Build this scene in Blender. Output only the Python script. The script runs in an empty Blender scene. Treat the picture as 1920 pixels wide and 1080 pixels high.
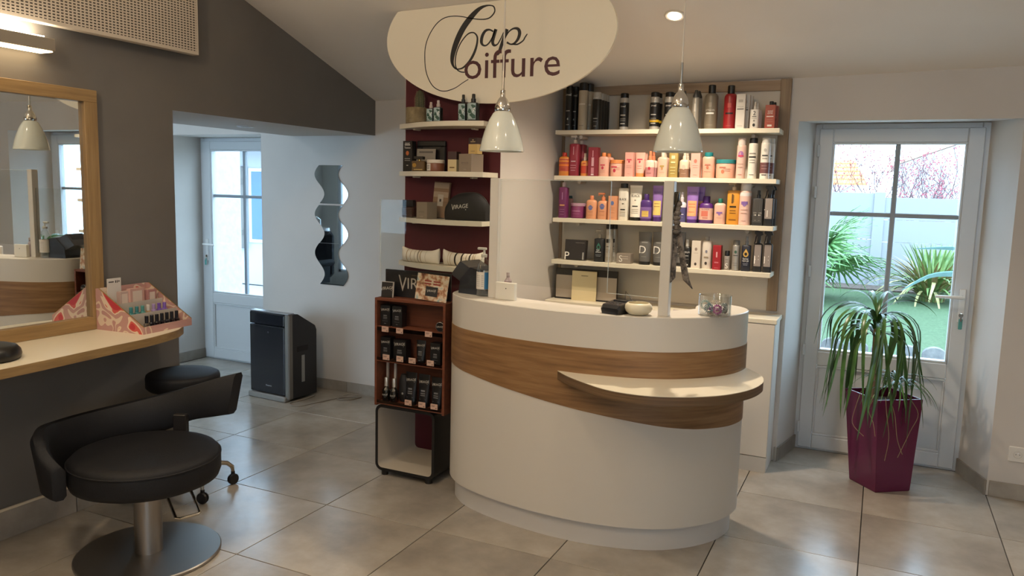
import bpy, bmesh, math, random
from mathutils import Vector, Matrix
random.seed(7)
C = bpy.context.scene.collection
SC = bpy.context.scene
PI = math.pi
# ------------------------------------------------------------------ camera, world, lights, exposure
cam = bpy.data.objects.new('camera', bpy.data.cameras.new('camera')); C.objects.link(cam)
ROT = Matrix(((0.903687, -0.075813, 0.42143), (0.427449, 0.101654, -0.898306), (0.025263, 0.991927, 0.12427)))
cam.matrix_world = Matrix.Translation((0, 0, 1.5710)) @ ROT.to_4x4()
cam.data.sensor_width = 36.0; cam.data.lens = 27.5205; cam.data.clip_start = .02; cam.data.clip_end = 400
SC.camera = cam
vs = SC.view_settings
vs.view_transform = 'Standard'; vs.look = 'None'; vs.gamma = 1.0; vs.use_curve_mapping = False
vs.exposure = 0.08
SC.cycles.use_denoising = True
SC.cycles.max_bounces = 10; SC.cycles.diffuse_bounces = 5; SC.cycles.glossy_bounces = 5
SC.cycles.transparent_max_bounces = 16
SC.cycles.caustics_reflective = False; SC.cycles.caustics_refractive = False
SC.cycles.sample_clamp_indirect = 6.0
w = bpy.data.worlds.new('overcast_sky'); SC.world = w; w.use_nodes = True
nt = w.node_tree; bg = nt.nodes['Background']
bg.inputs[0].default_value = (0.54, 0.765, 1.0, 1); bg.inputs[1].default_value = 9.2

def lamp(name, kind, loc, energy, color, **kw):
    d = bpy.data.lights.new(name, kind); d.energy = energy; d.color = color
    for k, v in kw.items(): setattr(d, k, v)
    o = bpy.data.objects.new(name, d); C.objects.link(o); o.location = loc
    return o
WARM = (1.0, 0.83, 0.64)
def ceil_z(x, y): return 2.19 - .33*(y - 4.76) + .02*(x + 3.37)
SPOTS = [(-1.03, 4.05, 120), (-1.9, 2.3, 45), (-.3, 2.3, 30), (-1.9, .5, 40), (.3, .5, 25), (1.2, 2.3, 4)]  # first is the real downlight; the others are unseen, added to light the room
FILL_GLOBES = [(-1.9, .4, 2.85, 60), (-.9, -1.4, 2.9, 48)]  # unseen globes added to brighten the ceiling and the sign
for gx_, gy_, gz_, ge_ in FILL_GLOBES: lamp('fill_bulb', 'POINT', (gx_, gy_, gz_), ge_, (1.0, .86, .69), shadow_soft_size=.13)
for i, (sx, sy, e) in enumerate(SPOTS):
    lamp('downlight_bulb', 'SPOT', (sx, sy, ceil_z(sx, sy) - .03), e, WARM, spot_size=2.3, spot_blend=.8, shadow_soft_size=.04)

# ------------------------------------------------------------------ materials
def lin(h):
    h = h.lstrip('#'); o = []
    for i in (0, 2, 4):
        c = int(h[i:i+2], 16)/255
        o.append(c/12.92 if c <= .04045 else ((c+.055)/1.055)**2.4)
    return (*o, 1)
_m = {}
def M(hexc, rough=.5, metal=0., spec=.5, name='paint', alpha=1.0, coat=0.):
    k = (hexc, rough, metal, spec, alpha, coat)
    if k in _m: return _m[k]
    m = bpy.data.materials.new(name); m.use_nodes = True
    b = m.node_tree.nodes['Principled BSDF']
    b.inputs['Base Color'].default_value = lin(hexc); b.inputs['Roughness'].default_value = rough
    b.inputs['Metallic'].default_value = metal; b.inputs['Specular IOR Level'].default_value = spec
    b.inputs['Alpha'].default_value = alpha; b.inputs['Coat Weight'].default_value = coat
    m.diffuse_color = lin(hexc); _m[k] = m
    return m
def nodes(name):
    m = bpy.data.materials.new(name); m.use_nodes = True
    n = m.node_tree.nodes; return m, n, m.node_tree.links, n['Principled BSDF']
def glass_mat(name, tint='ffffff', refl=.06, edge=.6, rough=.0):
    m, n, l, b = nodes(name); n.remove(b)
    tr = n.new('ShaderNodeBsdfTransparent'); tr.inputs[0].default_value = lin(tint)
    gl = n.new('ShaderNodeBsdfGlossy'); gl.inputs['Roughness'].default_value = rough
    lw = n.new('ShaderNodeLayerWeight'); lw.inputs[0].default_value = .35
    mr = n.new('ShaderNodeMapRange'); mr.inputs[3].default_value = refl; mr.inputs[4].default_value = edge
    mx = n.new('ShaderNodeMixShader'); out = n['Material Output']
    l.new(lw.outputs['Facing'], mr.inputs[0]); l.new(mr.outputs[0], mx.inputs[0])
    l.new(tr.outputs[0], mx.inputs[1]); l.new(gl.outputs[0], mx.inputs[2]); l.new(mx.outputs[0], out.inputs[0])
    return m
PANE = glass_mat('window_glass', 'fbfdfd', .02, .3)
ACRYL = glass_mat('clear_acrylic', 'f8f9f8', .004, .06)
JARGL = glass_mat('jar_glass', 'fafcfc', .03, .6)
SMOKE = glass_mat('smoked_lip', 'b0a8a0', .06, .4)
CLEARCAP = glass_mat('clear_plastic', 'd8d4d0', .1, .6, .1)
MIRROR = M('e8ecec', .01, 1., name='mirror_glass')
CHROME = M('d8d4cc', .12, 1., name='chrome')
STEEL = M('a09c98', .42, 1., name='brushed_steel')
EMIT_WARM, n_, l_, b_ = nodes('warm_diffuser')
b_.inputs['Emission Color'].default_value = (1, .74, .42, 1); b_.inputs['Emission Strength'].default_value = 9.
b_.inputs['Base Color'].default_value = (.8, .7, .6, 1)
EMIT_UP, n_, l_, b_ = nodes('warm_uplight')
b_.inputs['Emission Color'].default_value = (1, .84, .62, 1); b_.inputs['Emission Strength'].default_value = 60.
EMIT_SPOT, n_, l_, b_ = nodes('downlight_glow')
b_.inputs['Emission Color'].default_value = (1, .84, .62, 1); b_.inputs['Emission Strength'].default_value = 14.

def noisy(name, c1, c2, scale=3., detail=6., rough=.6, stretch=(1, 1, 1), bump=0., bscale=80., rnd=False, lo=.3, hi=.7, spec=.4, c3=None, rough2=None):
    m, n, l, b = nodes(name)
    tc = n.new('ShaderNodeTexCoord'); mp = n.new('ShaderNodeMapping'); mp.inputs['Scale'].default_value = stretch
    l.new(tc.outputs['Object'], mp.inputs[0])
    src = mp.outputs[0]
    if rnd:
        oi = n.new('ShaderNodeObjectInfo'); mu = n.new('ShaderNodeVectorMath'); mu.operation = 'SCALE'
        cb = n.new('ShaderNodeCombineXYZ')
        for i in range(3): l.new(oi.outputs['Random'], cb.inputs[i])
        l.new(cb.outputs[0], mu.inputs[0]); mu.inputs['Scale'].default_value = 60.
        ad = n.new('ShaderNodeVectorMath'); l.new(src, ad.inputs[0]); l.new(mu.outputs[0], ad.inputs[1]); src = ad.outputs[0]
    nz = n.new('ShaderNodeTexNoise'); nz.inputs['Scale'].default_value = scale; nz.inputs['Detail'].default_value = detail
    nz.inputs['Roughness'].default_value = .62
    l.new(src, nz.inputs['Vector'])
    cr = n.new('ShaderNodeValToRGB'); e = cr.color_ramp.elements
    e[0].position = lo; e[0].color = lin(c1); e[1].position = hi; e[1].color = lin(c2)
    if c3:
        x = e.new((lo+hi)/2); x.color = lin(c3)
    l.new(nz.outputs[0], cr.inputs[0])
    col = cr.outputs[0]
    if rnd:
        hs = n.new('ShaderNodeHueSaturation'); mr = n.new('ShaderNodeMapRange'); mr.inputs[3].default_value = .88; mr.inputs[4].default_value = 1.1
        l.new(oi.outputs['Random'], mr.inputs[0]); l.new(mr.outputs[0], hs.inputs['Value']); l.new(col, hs.inputs['Color']); col = hs.outputs[0]
    l.new(col, b.inputs['Base Color']); b.inputs['Roughness'].default_value = rough; b.inputs['Specular IOR Level'].default_value = spec
    if rough2 is not None:
        mr2 = n.new('ShaderNodeMapRange'); mr2.inputs[3].default_value = rough; mr2.inputs[4].default_value = rough2
        l.new(nz.outputs[0], mr2.inputs[0]); l.new(mr2.outputs[0], b.inputs['Roughness'])
    if bump:
        n2 = n.new('ShaderNodeTexNoise'); n2.inputs['Scale'].default_value = bscale; n2.inputs['Detail'].default_value = 4
        l.new(src, n2.inputs['Vector']); bp = n.new('ShaderNodeBump'); bp.inputs['Strength'].default_value = bump; bp.inputs['Distance'].default_value = .004
        l.new(n2.outputs[0], bp.inputs['Height']); l.new(bp.outputs[0], b.inputs['Normal'])
    m.diffuse_color = lin(c1)
    return m
TILE = noisy('concrete_tile', '878077', 'b4ada2', 2.6, 10, .17, rnd=True, bump=.08, bscale=30, c3='9e968b', rough2=.30, spec=.75, lo=.27, hi=.75)
SKIRT = noisy('concrete_skirting', '857d73', 'a39b90', 5, 6, .45, rnd=True)
GROUT = M('2e2a26', .9, name='grout')
WHITEWALL = noisy('white_wall_paint', 'c3bdb6', 'cac4bd', 1.5, 3, .75, bump=.05, bscale=120)
CEIL = noisy('ceiling_paint', 'e4dcd2', 'ebe4da', 1.2, 3, .85)
GREYWALL = noisy('grey_wall_paint', '6b6762', '74706b', 1.6, 4, .6, bump=.06, bscale=140)
BORD = noisy('bordeaux_paint', '4d141c', '551820', 2., 3, .6)
PVC = M('c9cbcc', .3, name='white_pvc')
WHITELAM = M('c9c3b8', .38, name='white_laminate')
CREAMLAM = M('d8d0bc', .35, name='cream_laminate')
OAKX = noisy('oak_grain_along_x', '6b4e32', '9c7a54', 3.2, 9, .45, stretch=(.9, .9, 16), c3='866441', lo=.28, hi=.72)
OAKY = noisy('oak_grain_along_y', '7f6544', 'a4875e', 3.2, 9, .45, stretch=(16, .9, 16), c3='93774f', lo=.28, hi=.72)
OAKZ = noisy('oak_grain_along_z', '7f6544', 'a4875e', 3.2, 9, .45, stretch=(16, 16, .9), c3='93774f', lo=.28, hi=.72)
OAKGX = noisy('grey_oak_along_x', '8b7358', 'a68e72', 3.2, 9, .5, stretch=(.9, 16, 16), c3='988068', lo=.28, hi=.72)
OAKGZ = noisy('grey_oak_along_z', '7e6a54', '9a8468', 3.2, 9, .5, stretch=(16, 16, .9), c3='8c765e', lo=.28, hi=.72)
OAKD = noisy('dark_laminated_edge', '4e3c2a', '7c6248', 3., 8, .45, stretch=(.7, .7, 40), c3='665038', lo=.3, hi=.7)
MAHOG = noisy('reddish_wood', '5c3424', '76452f', 3., 8, .45, stretch=(1.2, 12, 12), c3='683b29')
LEATHER = noisy('black_leather', '131418', '18191d', 8, 4, .6, bump=.25, bscale=350, spec=.3)

# ------------------------------------------------------------------ mesh builder
class MB:
    def __init__(s): s.v = []; s.f = []; s.mi = []; s.cur = 0
    def add(s, vs, fs, mi=None):
        o = len(s.v); s.v += [tuple(p) for p in vs]; s.f += [tuple(i+o for i in f) for f in fs]
        s.mi += [s.cur if mi is None else mi]*len(fs); return s
    def box(s, x0, x1, y0, y1, z0, z1, b=0., mi=None):
        if b <= 0:
            V = [(x, y, z) for z in (z0, z1) for y in (y0, y1) for x in (x0, x1)]
            return s.add(V, [(0, 2, 3, 1), (4, 5, 7, 6), (0, 1, 5, 4), (2, 6, 7, 3), (0, 4, 6, 2), (1, 3, 7, 5)], mi)
        b = min(b, (x1-x0)*.49, (y1-y0)*.49, (z1-z0)*.49)
        X = (x0, x1); Y = (y0, y1); Z = (z0, z1); V = []; idx = {}
        for i in (0, 1):
            for j in (0, 1):
                for k in (0, 1):
                    dx = b if i == 0 else -b; dy = b if j == 0 else -b; dz = b if k == 0 else -b
                    idx[i, j, k, 0] = len(V); V.append((X[i], Y[j]+dy, Z[k]+dz))
                    idx[i, j, k, 1] = len(V); V.append((X[i]+dx, Y[j], Z[k]+dz))
                    idx[i, j, k, 2] = len(V); V.append((X[i]+dx, Y[j]+dy, Z[k]))
        cx, cy, cz = (x0+x1)/2, (y0+y1)/2, (z0+z1)/2; F = []
        def q(*ids):
            a, c, d = Vector(V[ids[0]]), Vector(V[ids[1]]), Vector(V[ids[2]])
            nrm = (c-a).cross(d-a); mid = sum((Vector(V[i]) for i in ids), Vector())/len(ids) - Vector((cx, cy, cz))
            F.append(ids if nrm.dot(mid) > 0 else ids[::-1])
        for a in (0, 1):
            q(*[idx[a, j, k, 0] for j, k in ((0, 0), (1, 0), (1, 1), (0, 1))])
            q(*[idx[j, a, k, 1] for j, k in ((0, 0), (1, 0), (1, 1), (0, 1))])
            q(*[idx[j, k, a, 2] for j, k in ((0, 0), (1, 0), (1, 1), (0, 1))])
            for c in (0, 1):
                q(idx[a, c, 0, 0], idx[a, c, 1, 0], idx[a, c, 1, 1], idx[a, c, 0, 1])
                q(idx[a, 0, c, 0], idx[a, 1, c, 0], idx[a, 1, c, 2], idx[a, 0, c, 2])
                q(idx[0, a, c, 1], idx[1, a, c, 1], idx[1, a, c, 2], idx[0, a, c, 2])
                for d in (0, 1): q(idx[a, c, d, 0], idx[a, c, d, 1], idx[a, c, d, 2])
        return s.add(V, F, mi)
    def loft(s, loops, caps=True, closed=True, mi=None, ring=False):
        n = len(loops[0]); V = [p for lp in loops for p in lp]; F = []
        L = len(loops)
        for a in range(L if ring else L-1):
            a2 = (a+1) % L
            for i in range(n if closed else n-1):
                j = (i+1) % n
                F.append((a*n+i, a*n+j, a2*n+j, a2*n+i))
        if caps and closed and not ring:
            F.append(tuple(range(n-1, -1, -1))); F.append(tuple((L-1)*n+i for i in range(n)))
        return s.add(V, F, mi)
    def lathe(s, prof, n=20, cx=0., cy=0., z=0., dy=1., mi=None, sq=0., cap0=True, cap1=True):
        loops = []
        for r, h in prof:
            r = max(r, 1e-5); lp = []
            for i in range(n):
                a = 2*PI*(i+.5)/n; c, t = math.cos(a), math.sin(a)
                k = 1.
                if sq: k = (abs(c)**sq + abs(t)**sq)**(-1/sq)
                lp.append((cx + r*k*c, cy + r*k*t*dy, z+h))
            loops.append(lp)
        V = [p for lp in loops for p in lp]; F = []
        for a in range(len(loops)-1):
            for i in range(n):
                j = (i+1) % n; F.append((a*n+i, a*n+j, a*n+n+j, a*n+n+i))
        if cap0 and prof[0][0] > 1e-4: F.append(tuple(range(n-1, -1, -1)))
        if cap1 and prof[-1][0] > 1e-4: F.append(tuple((len(loops)-1)*n+i for i in range(n)))
        return s.add(V, F, mi)
    def prism(s, poly, z0, z1, mi=None):
        n = len(poly); a = sum(poly[i][0]*poly[(i+1) % n][1]-poly[(i+1) % n][0]*poly[i][1] for i in range(n))
        if a < 0: poly = poly[::-1]
        return s.loft([[(x, y, z0) for x, y in poly], [(x, y, z1) for x, y in poly]], mi=mi)
    def tube(s, pts, r, n=8, caps=True, mi=None, ring=False):
        pts = [Vector(p) for p in pts]; R_ = r if isinstance(r, (list, tuple)) else [r]*len(pts)
        loops = []; up = None
        for i, p in enumerate(pts):
            if ring: t = pts[(i+1) % len(pts)]-pts[i-1]
            else: t = (pts[min(i+1, len(pts)-1)]-pts[max(i-1, 0)])
            t = t.normalized()
            if up is None:
                up = Vector((0, 0, 1)) if abs(t.z) < .9 else Vector((1, 0, 0))
            u = (up - t*up.dot(t)).normalized(); up = u; w_ = t.cross(u)
            loops.append([p + (u*math.cos(2*PI*k/n)+w_*math.sin(2*PI*k/n))*R_[i] for k in range(n)])
        return s.loft(loops, caps, mi=mi, ring=ring)
    def xform(s, mat):
        s.v = [tuple(mat @ Vector(p)) for p in s.v]; return s

def mesh_of(name, mb, mats, smooth=True, angle=32):
    me = bpy.data.meshes.new(name); me.from_pydata(mb.v, [], mb.f)
    mats = mats if isinstance(mats, (list, tuple)) else [mats]
    for m in mats: me.materials.append(m)
    if len(mats) > 1: me.polygons.foreach_set('material_index', mb.mi)
    if smooth:
        me.polygons.foreach_set('use_smooth', [True]*len(me.polygons)); me.set_sharp_from_angle(angle=math.radians(angle))
    me.update(); return me
def obj(name, mb, mats, parent=None, loc=None, smooth=True, angle=32):
    o = bpy.data.objects.new(name, mb if isinstance(mb, bpy.types.Mesh) else mesh_of(name, mb, mats, smooth, angle)); C.objects.link(o)
    if parent: o.parent = parent
    if loc: o.location = loc
    return o
def tag(o, label=None, cat=None, group=None, kind=None):
    if label: o['label'] = label
    if cat: o['category'] = cat
    if group: o['group'] = group
    if kind: o['kind'] = kind
    return o
def thing(name, label, cat, loc=(0, 0, 0), rz=0., group=None):
    o = bpy.data.objects.new(name, None); C.objects.link(o); o.location = loc; o.rotation_euler = (0, 0, rz); o.empty_display_size = .05
    return tag(o, label, cat, group)
def dup(root, loc, label, rz=None, group=None):
    r = root.copy(); C.objects.link(r); r.location = loc; r['label'] = label
    if rz is not None: r.rotation_euler = (0, 0, rz)
    if group: r['group'] = group
    for ch in list(root.children):
        c = ch.copy(); C.objects.link(c); c.parent = r
        for g in list(ch.children):
            d = g.copy(); C.objects.link(d); d.parent = c
    return r
def struct(name, mb, mats, parent=None, smooth=False):
    o = obj(name, mb, mats, parent, smooth=smooth)
    if not parent: o['kind'] = 'structure'
    return o
def skin_mesh(name, verts, edges, radii, mat, sub=1): pass

_txt = {}
def txt(s):
    """text outline as (verts2d, faces, width), cap height 1, centred, bottom of capitals at 0"""
    if s in _txt: return _txt[s]
    cu = bpy.data.curves.new('t', 'FONT'); cu.body = s; cu.size = 1.; cu.align_x = 'CENTER'; cu.resolution_u = 3
    o = bpy.data.objects.new('t', cu); C.objects.link(o)
    me = bpy.data.meshes.new_from_object(o.evaluated_get(bpy.context.evaluated_depsgraph_get()))
    k = 1/.69
    V = [(v.co.x*k, v.co.y*k) for v in me.vertices]; F = [tuple(p.vertices) for p in me.polygons]
    bpy.data.objects.remove(o); bpy.data.curves.remove(cu); bpy.data.meshes.remove(me)
    xs = [v[0] for v in V] or [0]
    cxm = (min(xs)+max(xs))/2
    _txt[s] = ([(x-cxm, y) for x, y in V], F, max(xs)-min(xs)); return _txt[s]
def put_text(mb, s, place, h, cx=0., cz=0., maxw=None, mi=None, italic=0., thick=1.):
    V, F, wd = txt(s); k = h; kx = h
    if maxw and wd*k > maxw: kx = maxw/wd
    mb.add([place(cx + x*kx + italic*y*k, cz - h/2 + y*k) for x, y in V], F, mi)
for s_ in ('oiffure', 'VIRAGE'): txt(s_)
# ------------------------------------------------------------------ room shell
XL, YB = -3.37, 4.785
fl = struct('floor', MB().box(-8.2, 2.6, -2.7, 5.2, -.12, -.008), GROUT)
tile_me = mesh_of('tile', MB().box(-.2978, .2978, -.2978, .2978, -.010, 0., .001), TILE, angle=20)
gx0, gy0 = -2.984, 2.982
def add_tile(x0, x1, y0, y1):
    full = abs(x1-x0-.6) < 1e-3 and abs(y1-y0-.6) < 1e-3
    if full:
        o = bpy.data.objects.new('tile', tile_me); C.objects.link(o); o.parent = fl; o.location = ((x0+x1)/2, (y0+y1)/2, 0)
    elif x1-x0 > .02 and y1-y0 > .02:
        obj('tile', MB().box(-(x1-x0)/2+.0022, (x1-x0)/2-.0022, -(y1-y0)/2+.0022, (y1-y0)/2-.0022, -.010, 0., .001), TILE, fl, ((x0+x1)/2, (y0+y1)/2, 0), angle=20)
for i in range(-9, 10):
    for j in range(-5, 4):
        x0, x1 = gx0+.6*i, gx0+.6*(i+1); y0, y1 = gy0+.6*j, gy0+.6*(j+1)
        if x0 < -8.1 or x0 > 2.5: continue
        if j == 3:
            for a, b_ in ((-5.44, -4.45), (-.47, .63)):
                xa, xb = max(x0, a), min(x1, b_)
                if xb > xa: add_tile(xa, xb, y0, min(y1, 5.125))
        elif y0 < 0 and x0 < -4.8: continue
        else: add_tile(x0, x1, y0, y1)
# back wall with two door recesses
mb = MB()
mb.prism([(-8.2, YB), (-5.46, YB), (-5.46, 5.25), (-8.2, 5.25)], 0, 3.0)
mb.prism([(-5.46, YB), (-4.45, YB), (-4.45, 5.25), (-5.46, 5.25)], 1.955, 3.0)
mb.prism([(-4.45, YB), (-.472, YB), (-.405, 5.13), (-.405, 5.25), (-4.45, 5.25)], 0, 3.0)
mb.loft([[(-.472, YB, 1.999), (.615, YB, 1.999), (.615, YB, 3.), (-.472, YB, 3.)], [(-.405, 5.13, 2.015), (.505, 5.13, 2.015), (.505, 5.13, 3.), (-.405, 5.13, 3.)], [(-.405, 5.25, 2.015), (.505, 5.25, 2.015), (.505, 5.25, 3.), (-.405, 5.25, 3.)]])
mb.prism([(.615, YB), (2.6, YB), (2.6, 5.25), (.505, 5.25), (.505, 5.13)], 0, 3.0)
struct('wall_back', mb, WHITEWALL)
# thick grey wall on the left with the opening to the side room
mb = MB()
mb.cur = 1; mb.prism([(-4.13, -2.6), (-3.375, -2.6), (-3.375, 2.985), (-4.13, 2.985)], 0, 4.9)
mb.box(-4.13, -3.375, 2.985, YB, 1.937, 4.9)
mb.cur = 0; mb.box(-3.375, -3.37, -2.6, 2.986, 0, 4.9); mb.box(-3.375, -3.37, 2.986, YB, 1.9365, 4.9)
struct('wall_left', mb, [GREYWALL, WHITEWALL])
# sloping ceiling of the salon, flat ceiling of the side room
c = lambda x, y, d=0: (x, y, ceil_z(x, y)+d)
mb = MB(); xs = (-3.3705, 2.6)
mb.loft([[c(xs[0], YB+.1), c(xs[1], YB+.1), c(xs[1], YB+.1, .1), c(xs[0], YB+.1, .1)], [c(xs[0], -2.7), c(xs[1], -2.7), c(xs[1], -2.7, .1), c(xs[0], -2.7, .1)]])
struct('ceiling', mb, CEIL)
mb = MB(); mb.box(-8.2, -4.13, -2.7, 5.2, 2.45, 2.6); struct('ceiling_side_room', mb, CEIL)
# right wall, front wall with an unseen window added for daylight, side room walls
mb = MB(); mb.box(2.5, 2.6, -2.7, 5.2, 0, 4.9); struct('wall_right', mb, WHITEWALL)
mb = MB(); F0 = -2.6
mb.box(-3.4, .9, F0-.12, F0, 0, 4.9); mb.box(2.4, 2.6, F0-.12, F0, 0, 4.9); mb.box(.9, 2.4, F0-.12, F0, 0, .8); mb.box(.9, 2.4, F0-.12, F0, 2.4, 4.9)
struct('wall_front', mb, WHITEWALL)
mb = MB()
for x in (.9, 1.62, 2.35): mb.box(x, x+.05, F0-.09, F0-.03, .8, 2.4)
for z in (.8, 2.35): mb.box(.9, 2.4, F0-.09, F0-.03, z, z+.05)
wf = struct('added_window_1', mb, PVC)  # unseen window added and sized for the daylight it lets in
obj('pane', MB().box(.92, 2.38, F0-.065, F0-.06, .83, 2.37), PANE, wf, smooth=False)
mb = MB(); mb.box(-8.2, -8.1, -.6, 5.2, 0, 2.6); mb.box(-8.2, -7.8, -.6, -.5, 0, 2.6); mb.box(-4.6, -4.13, -.6, -.5, 0, 2.6); mb.box(-7.8, -4.6, -.6, -.5, 0, .2); mb.box(-7.8, -4.6, -.6, -.5, 2.3, 2.6)
struct('wall_side_room', mb, WHITEWALL)
mb = MB()
for x in (-7.8, -6.74, -5.7, -4.65): mb.box(x, x+.05, -.58, -.53, .2, 2.3)
mb.box(-7.8, -4.6, -.58, -.53, .2, .25); mb.box(-7.8, -4.6, -.58, -.53, 2.25, 2.3)
w2 = struct('added_window_2', mb, PVC); obj('pane', MB().box(-7.78, -4.62, -.556, -.553, .22, 2.28), PANE, w2, smooth=False)  # window added to light the side room and the passage
# chimney-breast partition: bordeaux front, pale side
PX0, PX1, PY = -2.52, -1.905, 3.87
mb = MB(); mb.cur = 0; mb.box(PX0, PX1, PY+.003, YB+.01, 0, 2.62)
mb.cur = 1; mb.box(PX0+.004, PX1-.001, PY, PY+.003, 0, 2.62)
struct('wall_partition', mb, [WHITEWALL, BORD])
# skirtings
def skirting(name, pieces):
    root = bpy.data.objects.new(name, None); C.objects.link(root); root['kind'] = 'structure'
    for (x0, x1, y0, y1, h) in pieces: obj('skirting_tile', MB().box(x0, x1, y0, y1, 0, h, .0015), SKIRT, root)
skirting('baseboard_back', [(-4.443, -3.62, YB-.011, YB-.001, .078), (-3.617, -3.02, YB-.011, YB-.001, .078), (-3.017, -2.53, YB-.011, YB-.001, .078), (.625, 1.2, YB-.011, YB-.001, .085), (1.203, 1.8, YB-.011, YB-.001, .085), (1.803, 2.4, YB-.011, YB-.001, .085)])
skirting('baseboard_left', [(XL+.001, XL+.011, a, min(a+.597, 2.985), .126) for a in (-2.4, -1.8, -1.2, -.6, 0, .6, 1.155, 1.755, 2.357)])
obj('metal_edge', MB().box(XL+.001, XL+.013, -2.4, 2.985, .126, .138, .002), M('e8dcc4', .25, 0, name='painted_glint_trim'), bpy.data.objects['baseboard_left'])  # pale colour stands in for the reflection along the metal edge
skirting('baseboard_recess', [(-5.459, -5.449, 4.6, 5.124, .085)])
def splay(name, p, q, h):
    d = (Vector(q)-Vector(p)); L = d.length; t = d/L; n_ = Vector((-t.y, t.x))*.01
    root = bpy.data.objects.new(name, None); C.objects.link(root); root['kind'] = 'structure'
    mb = MB().prism([tuple(Vector(p)), tuple(Vector(q)), tuple(Vector(q)+n_), tuple(Vector(p)+n_)], 0, h)
    obj('skirting_tile', mb, SKIRT, root, smooth=False)
splay('baseboard_reveal_left', (-.404, 5.12), (-.471, YB-.002), .083)
splay('baseboard_reveal_right', (.614, YB-.002), (.504, 5.12), .083)
skirting('baseboard_beside_door', [(-.487, -.475, YB-.012, YB-.001, .085)])

# ------------------------------------------------------------------ glazed doors
def door(n, x0, x1, g0, g1, gz0, gz1, mull, trans, ztop, hx, hdir, hinge_side, zb=.012):
    root = bpy.data.objects.new('door_%d' % n, None); C.objects.link(root); root['kind'] = 'structure'
    Y0, Y1 = 5.13, 5.20
    mb = MB()
    mb.box(x0, x0+.045, Y0, Y1, 0, ztop, .004); mb.box(x1-.045, x1, Y0, Y1, 0, ztop, .004); mb.box(x0+.045, x1-.045, Y0, Y1, ztop-.045, ztop, .004); mb.box(x0, x1, Y0-.004, Y1, 0, zb, .002)
    obj('door_frame', mb, PVC, root)
    a, b_ = x0+.03, x1-.03; y0 = Y0-.018; y1 = Y1-.02
    mb = MB()
    mb.box(a, g0, y0, y1, zb, ztop-.03, .005); mb.box(g1, b_, y0, y1, zb, ztop-.03, .005)
    mb.box(g0, g1, y0, y1, gz1, ztop-.03, .005); mb.box(g0, g1, y0, y1, gz0-.09, gz0, .005); mb.box(g0, g1, y0, y1, zb, zb+.085, .005)
    leaf = obj('door_leaf', mb, PVC, root)
    mb = MB(); mb.box(g0+.002, g1-.002, y0+.02, y0+.035, zb+.085, gz0-.09); obj('lower_panel', mb, PVC, root)
    mb = MB()
    for (u0, u1, w0, w1) in ((g0, g1, zb+.085, zb+.1), (g0, g1, gz0-.105, gz0-.09), (g0, g0+.012, zb+.1, gz0-.105), (g1-.012, g1, zb+.1, gz0-.105)): mb.box(u0, u1, y0+.004, y0+.02, w0, w1, .004)
    obj('panel_moulding', mb, PVC, root)
    mb = MB()
    for (u0, u1, w0, w1) in ((g0, g1, gz0, gz0+.014), (g0, g1, gz1-.012, gz1), (g0, g0+.012, gz0+.014, gz1-.012), (g1-.012, g1, gz0+.014, gz1-.012)): mb.box(u0, u1, y0+.006, y1-.006, w0, w1, .003)
    obj('glazing_bead', mb, PVC, root)
    bar = M('8a9298', .45, name='grey_glazing_bar')
    obj('glazing_bar', MB().box(mull-.014, mull+.014, y0+.018, y1-.018, gz0+.014, gz1-.012, .004), bar, root)
    obj('glazing_bar', MB().box(g0+.012, g1-.012, y0+.019, y1-.019, trans-.013, trans+.013, .004), bar, root)
    xsplit = [g0+.008, mull, g1-.008]
    for i in (0, 1):
        for (zz0, zz1) in ((gz0+.008, trans), (trans, gz1-.006)):
            obj('pane', MB().box(xsplit[i], xsplit[i+1], Y0+.012, Y0+.018, zz0, zz1), PANE, root, smooth=False)
    # handle, key plate with key
    obj('handle_plate', MB().box(hx-.017, hx+.017, y0-.008, y0, .88, 1.075, .004), M('d8d8d6', .3, name='handle_white'), root)
    mb = MB().tube([(hx, y0-.006, 1.03), (hx, y0-.05, 1.03), (hx+hdir*.02, y0-.055, 1.03), (hx+hdir*.14, y0-.055, 1.028)], [.009, .009, .010, .008], 10)
    obj('handle', mb, M('e4e4e2', .25, name='handle_white'), root)
    obj('key', MB().lathe([(.012, 0), (.012, .012)], 12).xform(Matrix.Translation((hx, y0-.008, .925)) @ Matrix.Rotation(PI/2, 4, 'X')).box(hx-.004, hx+.004, y0-.03, y0-.02, .89, .935), CHROME, root)
    obj('key_tag', MB().box(hx-.010, hx+.010, y0-.028, y0-.023, .845, .905, .003), M('4a8f88', .5, name='teal_tag'), root)
    for z in (.145, .637, 1.124, 1.605, 1.851):
        xx = x0+.03 if hinge_side < 0 else x1-.03
        obj('hinge', MB().lathe([(.004, -.036), (.009, -.034), (.009, .034), (.004, .036)], 10, xx, y0-.008, z), PVC, root)
    return root
door(1, -5.464, -4.446, -5.335, -4.585, .60, 1.852, -4.965, 1.455, 1.954, -5.385, 1, 1)
door(2, -.412, .512, -.303, .400, .632, 1.902, .05, 1.479, 2.013, .445, -1, -1)
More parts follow.
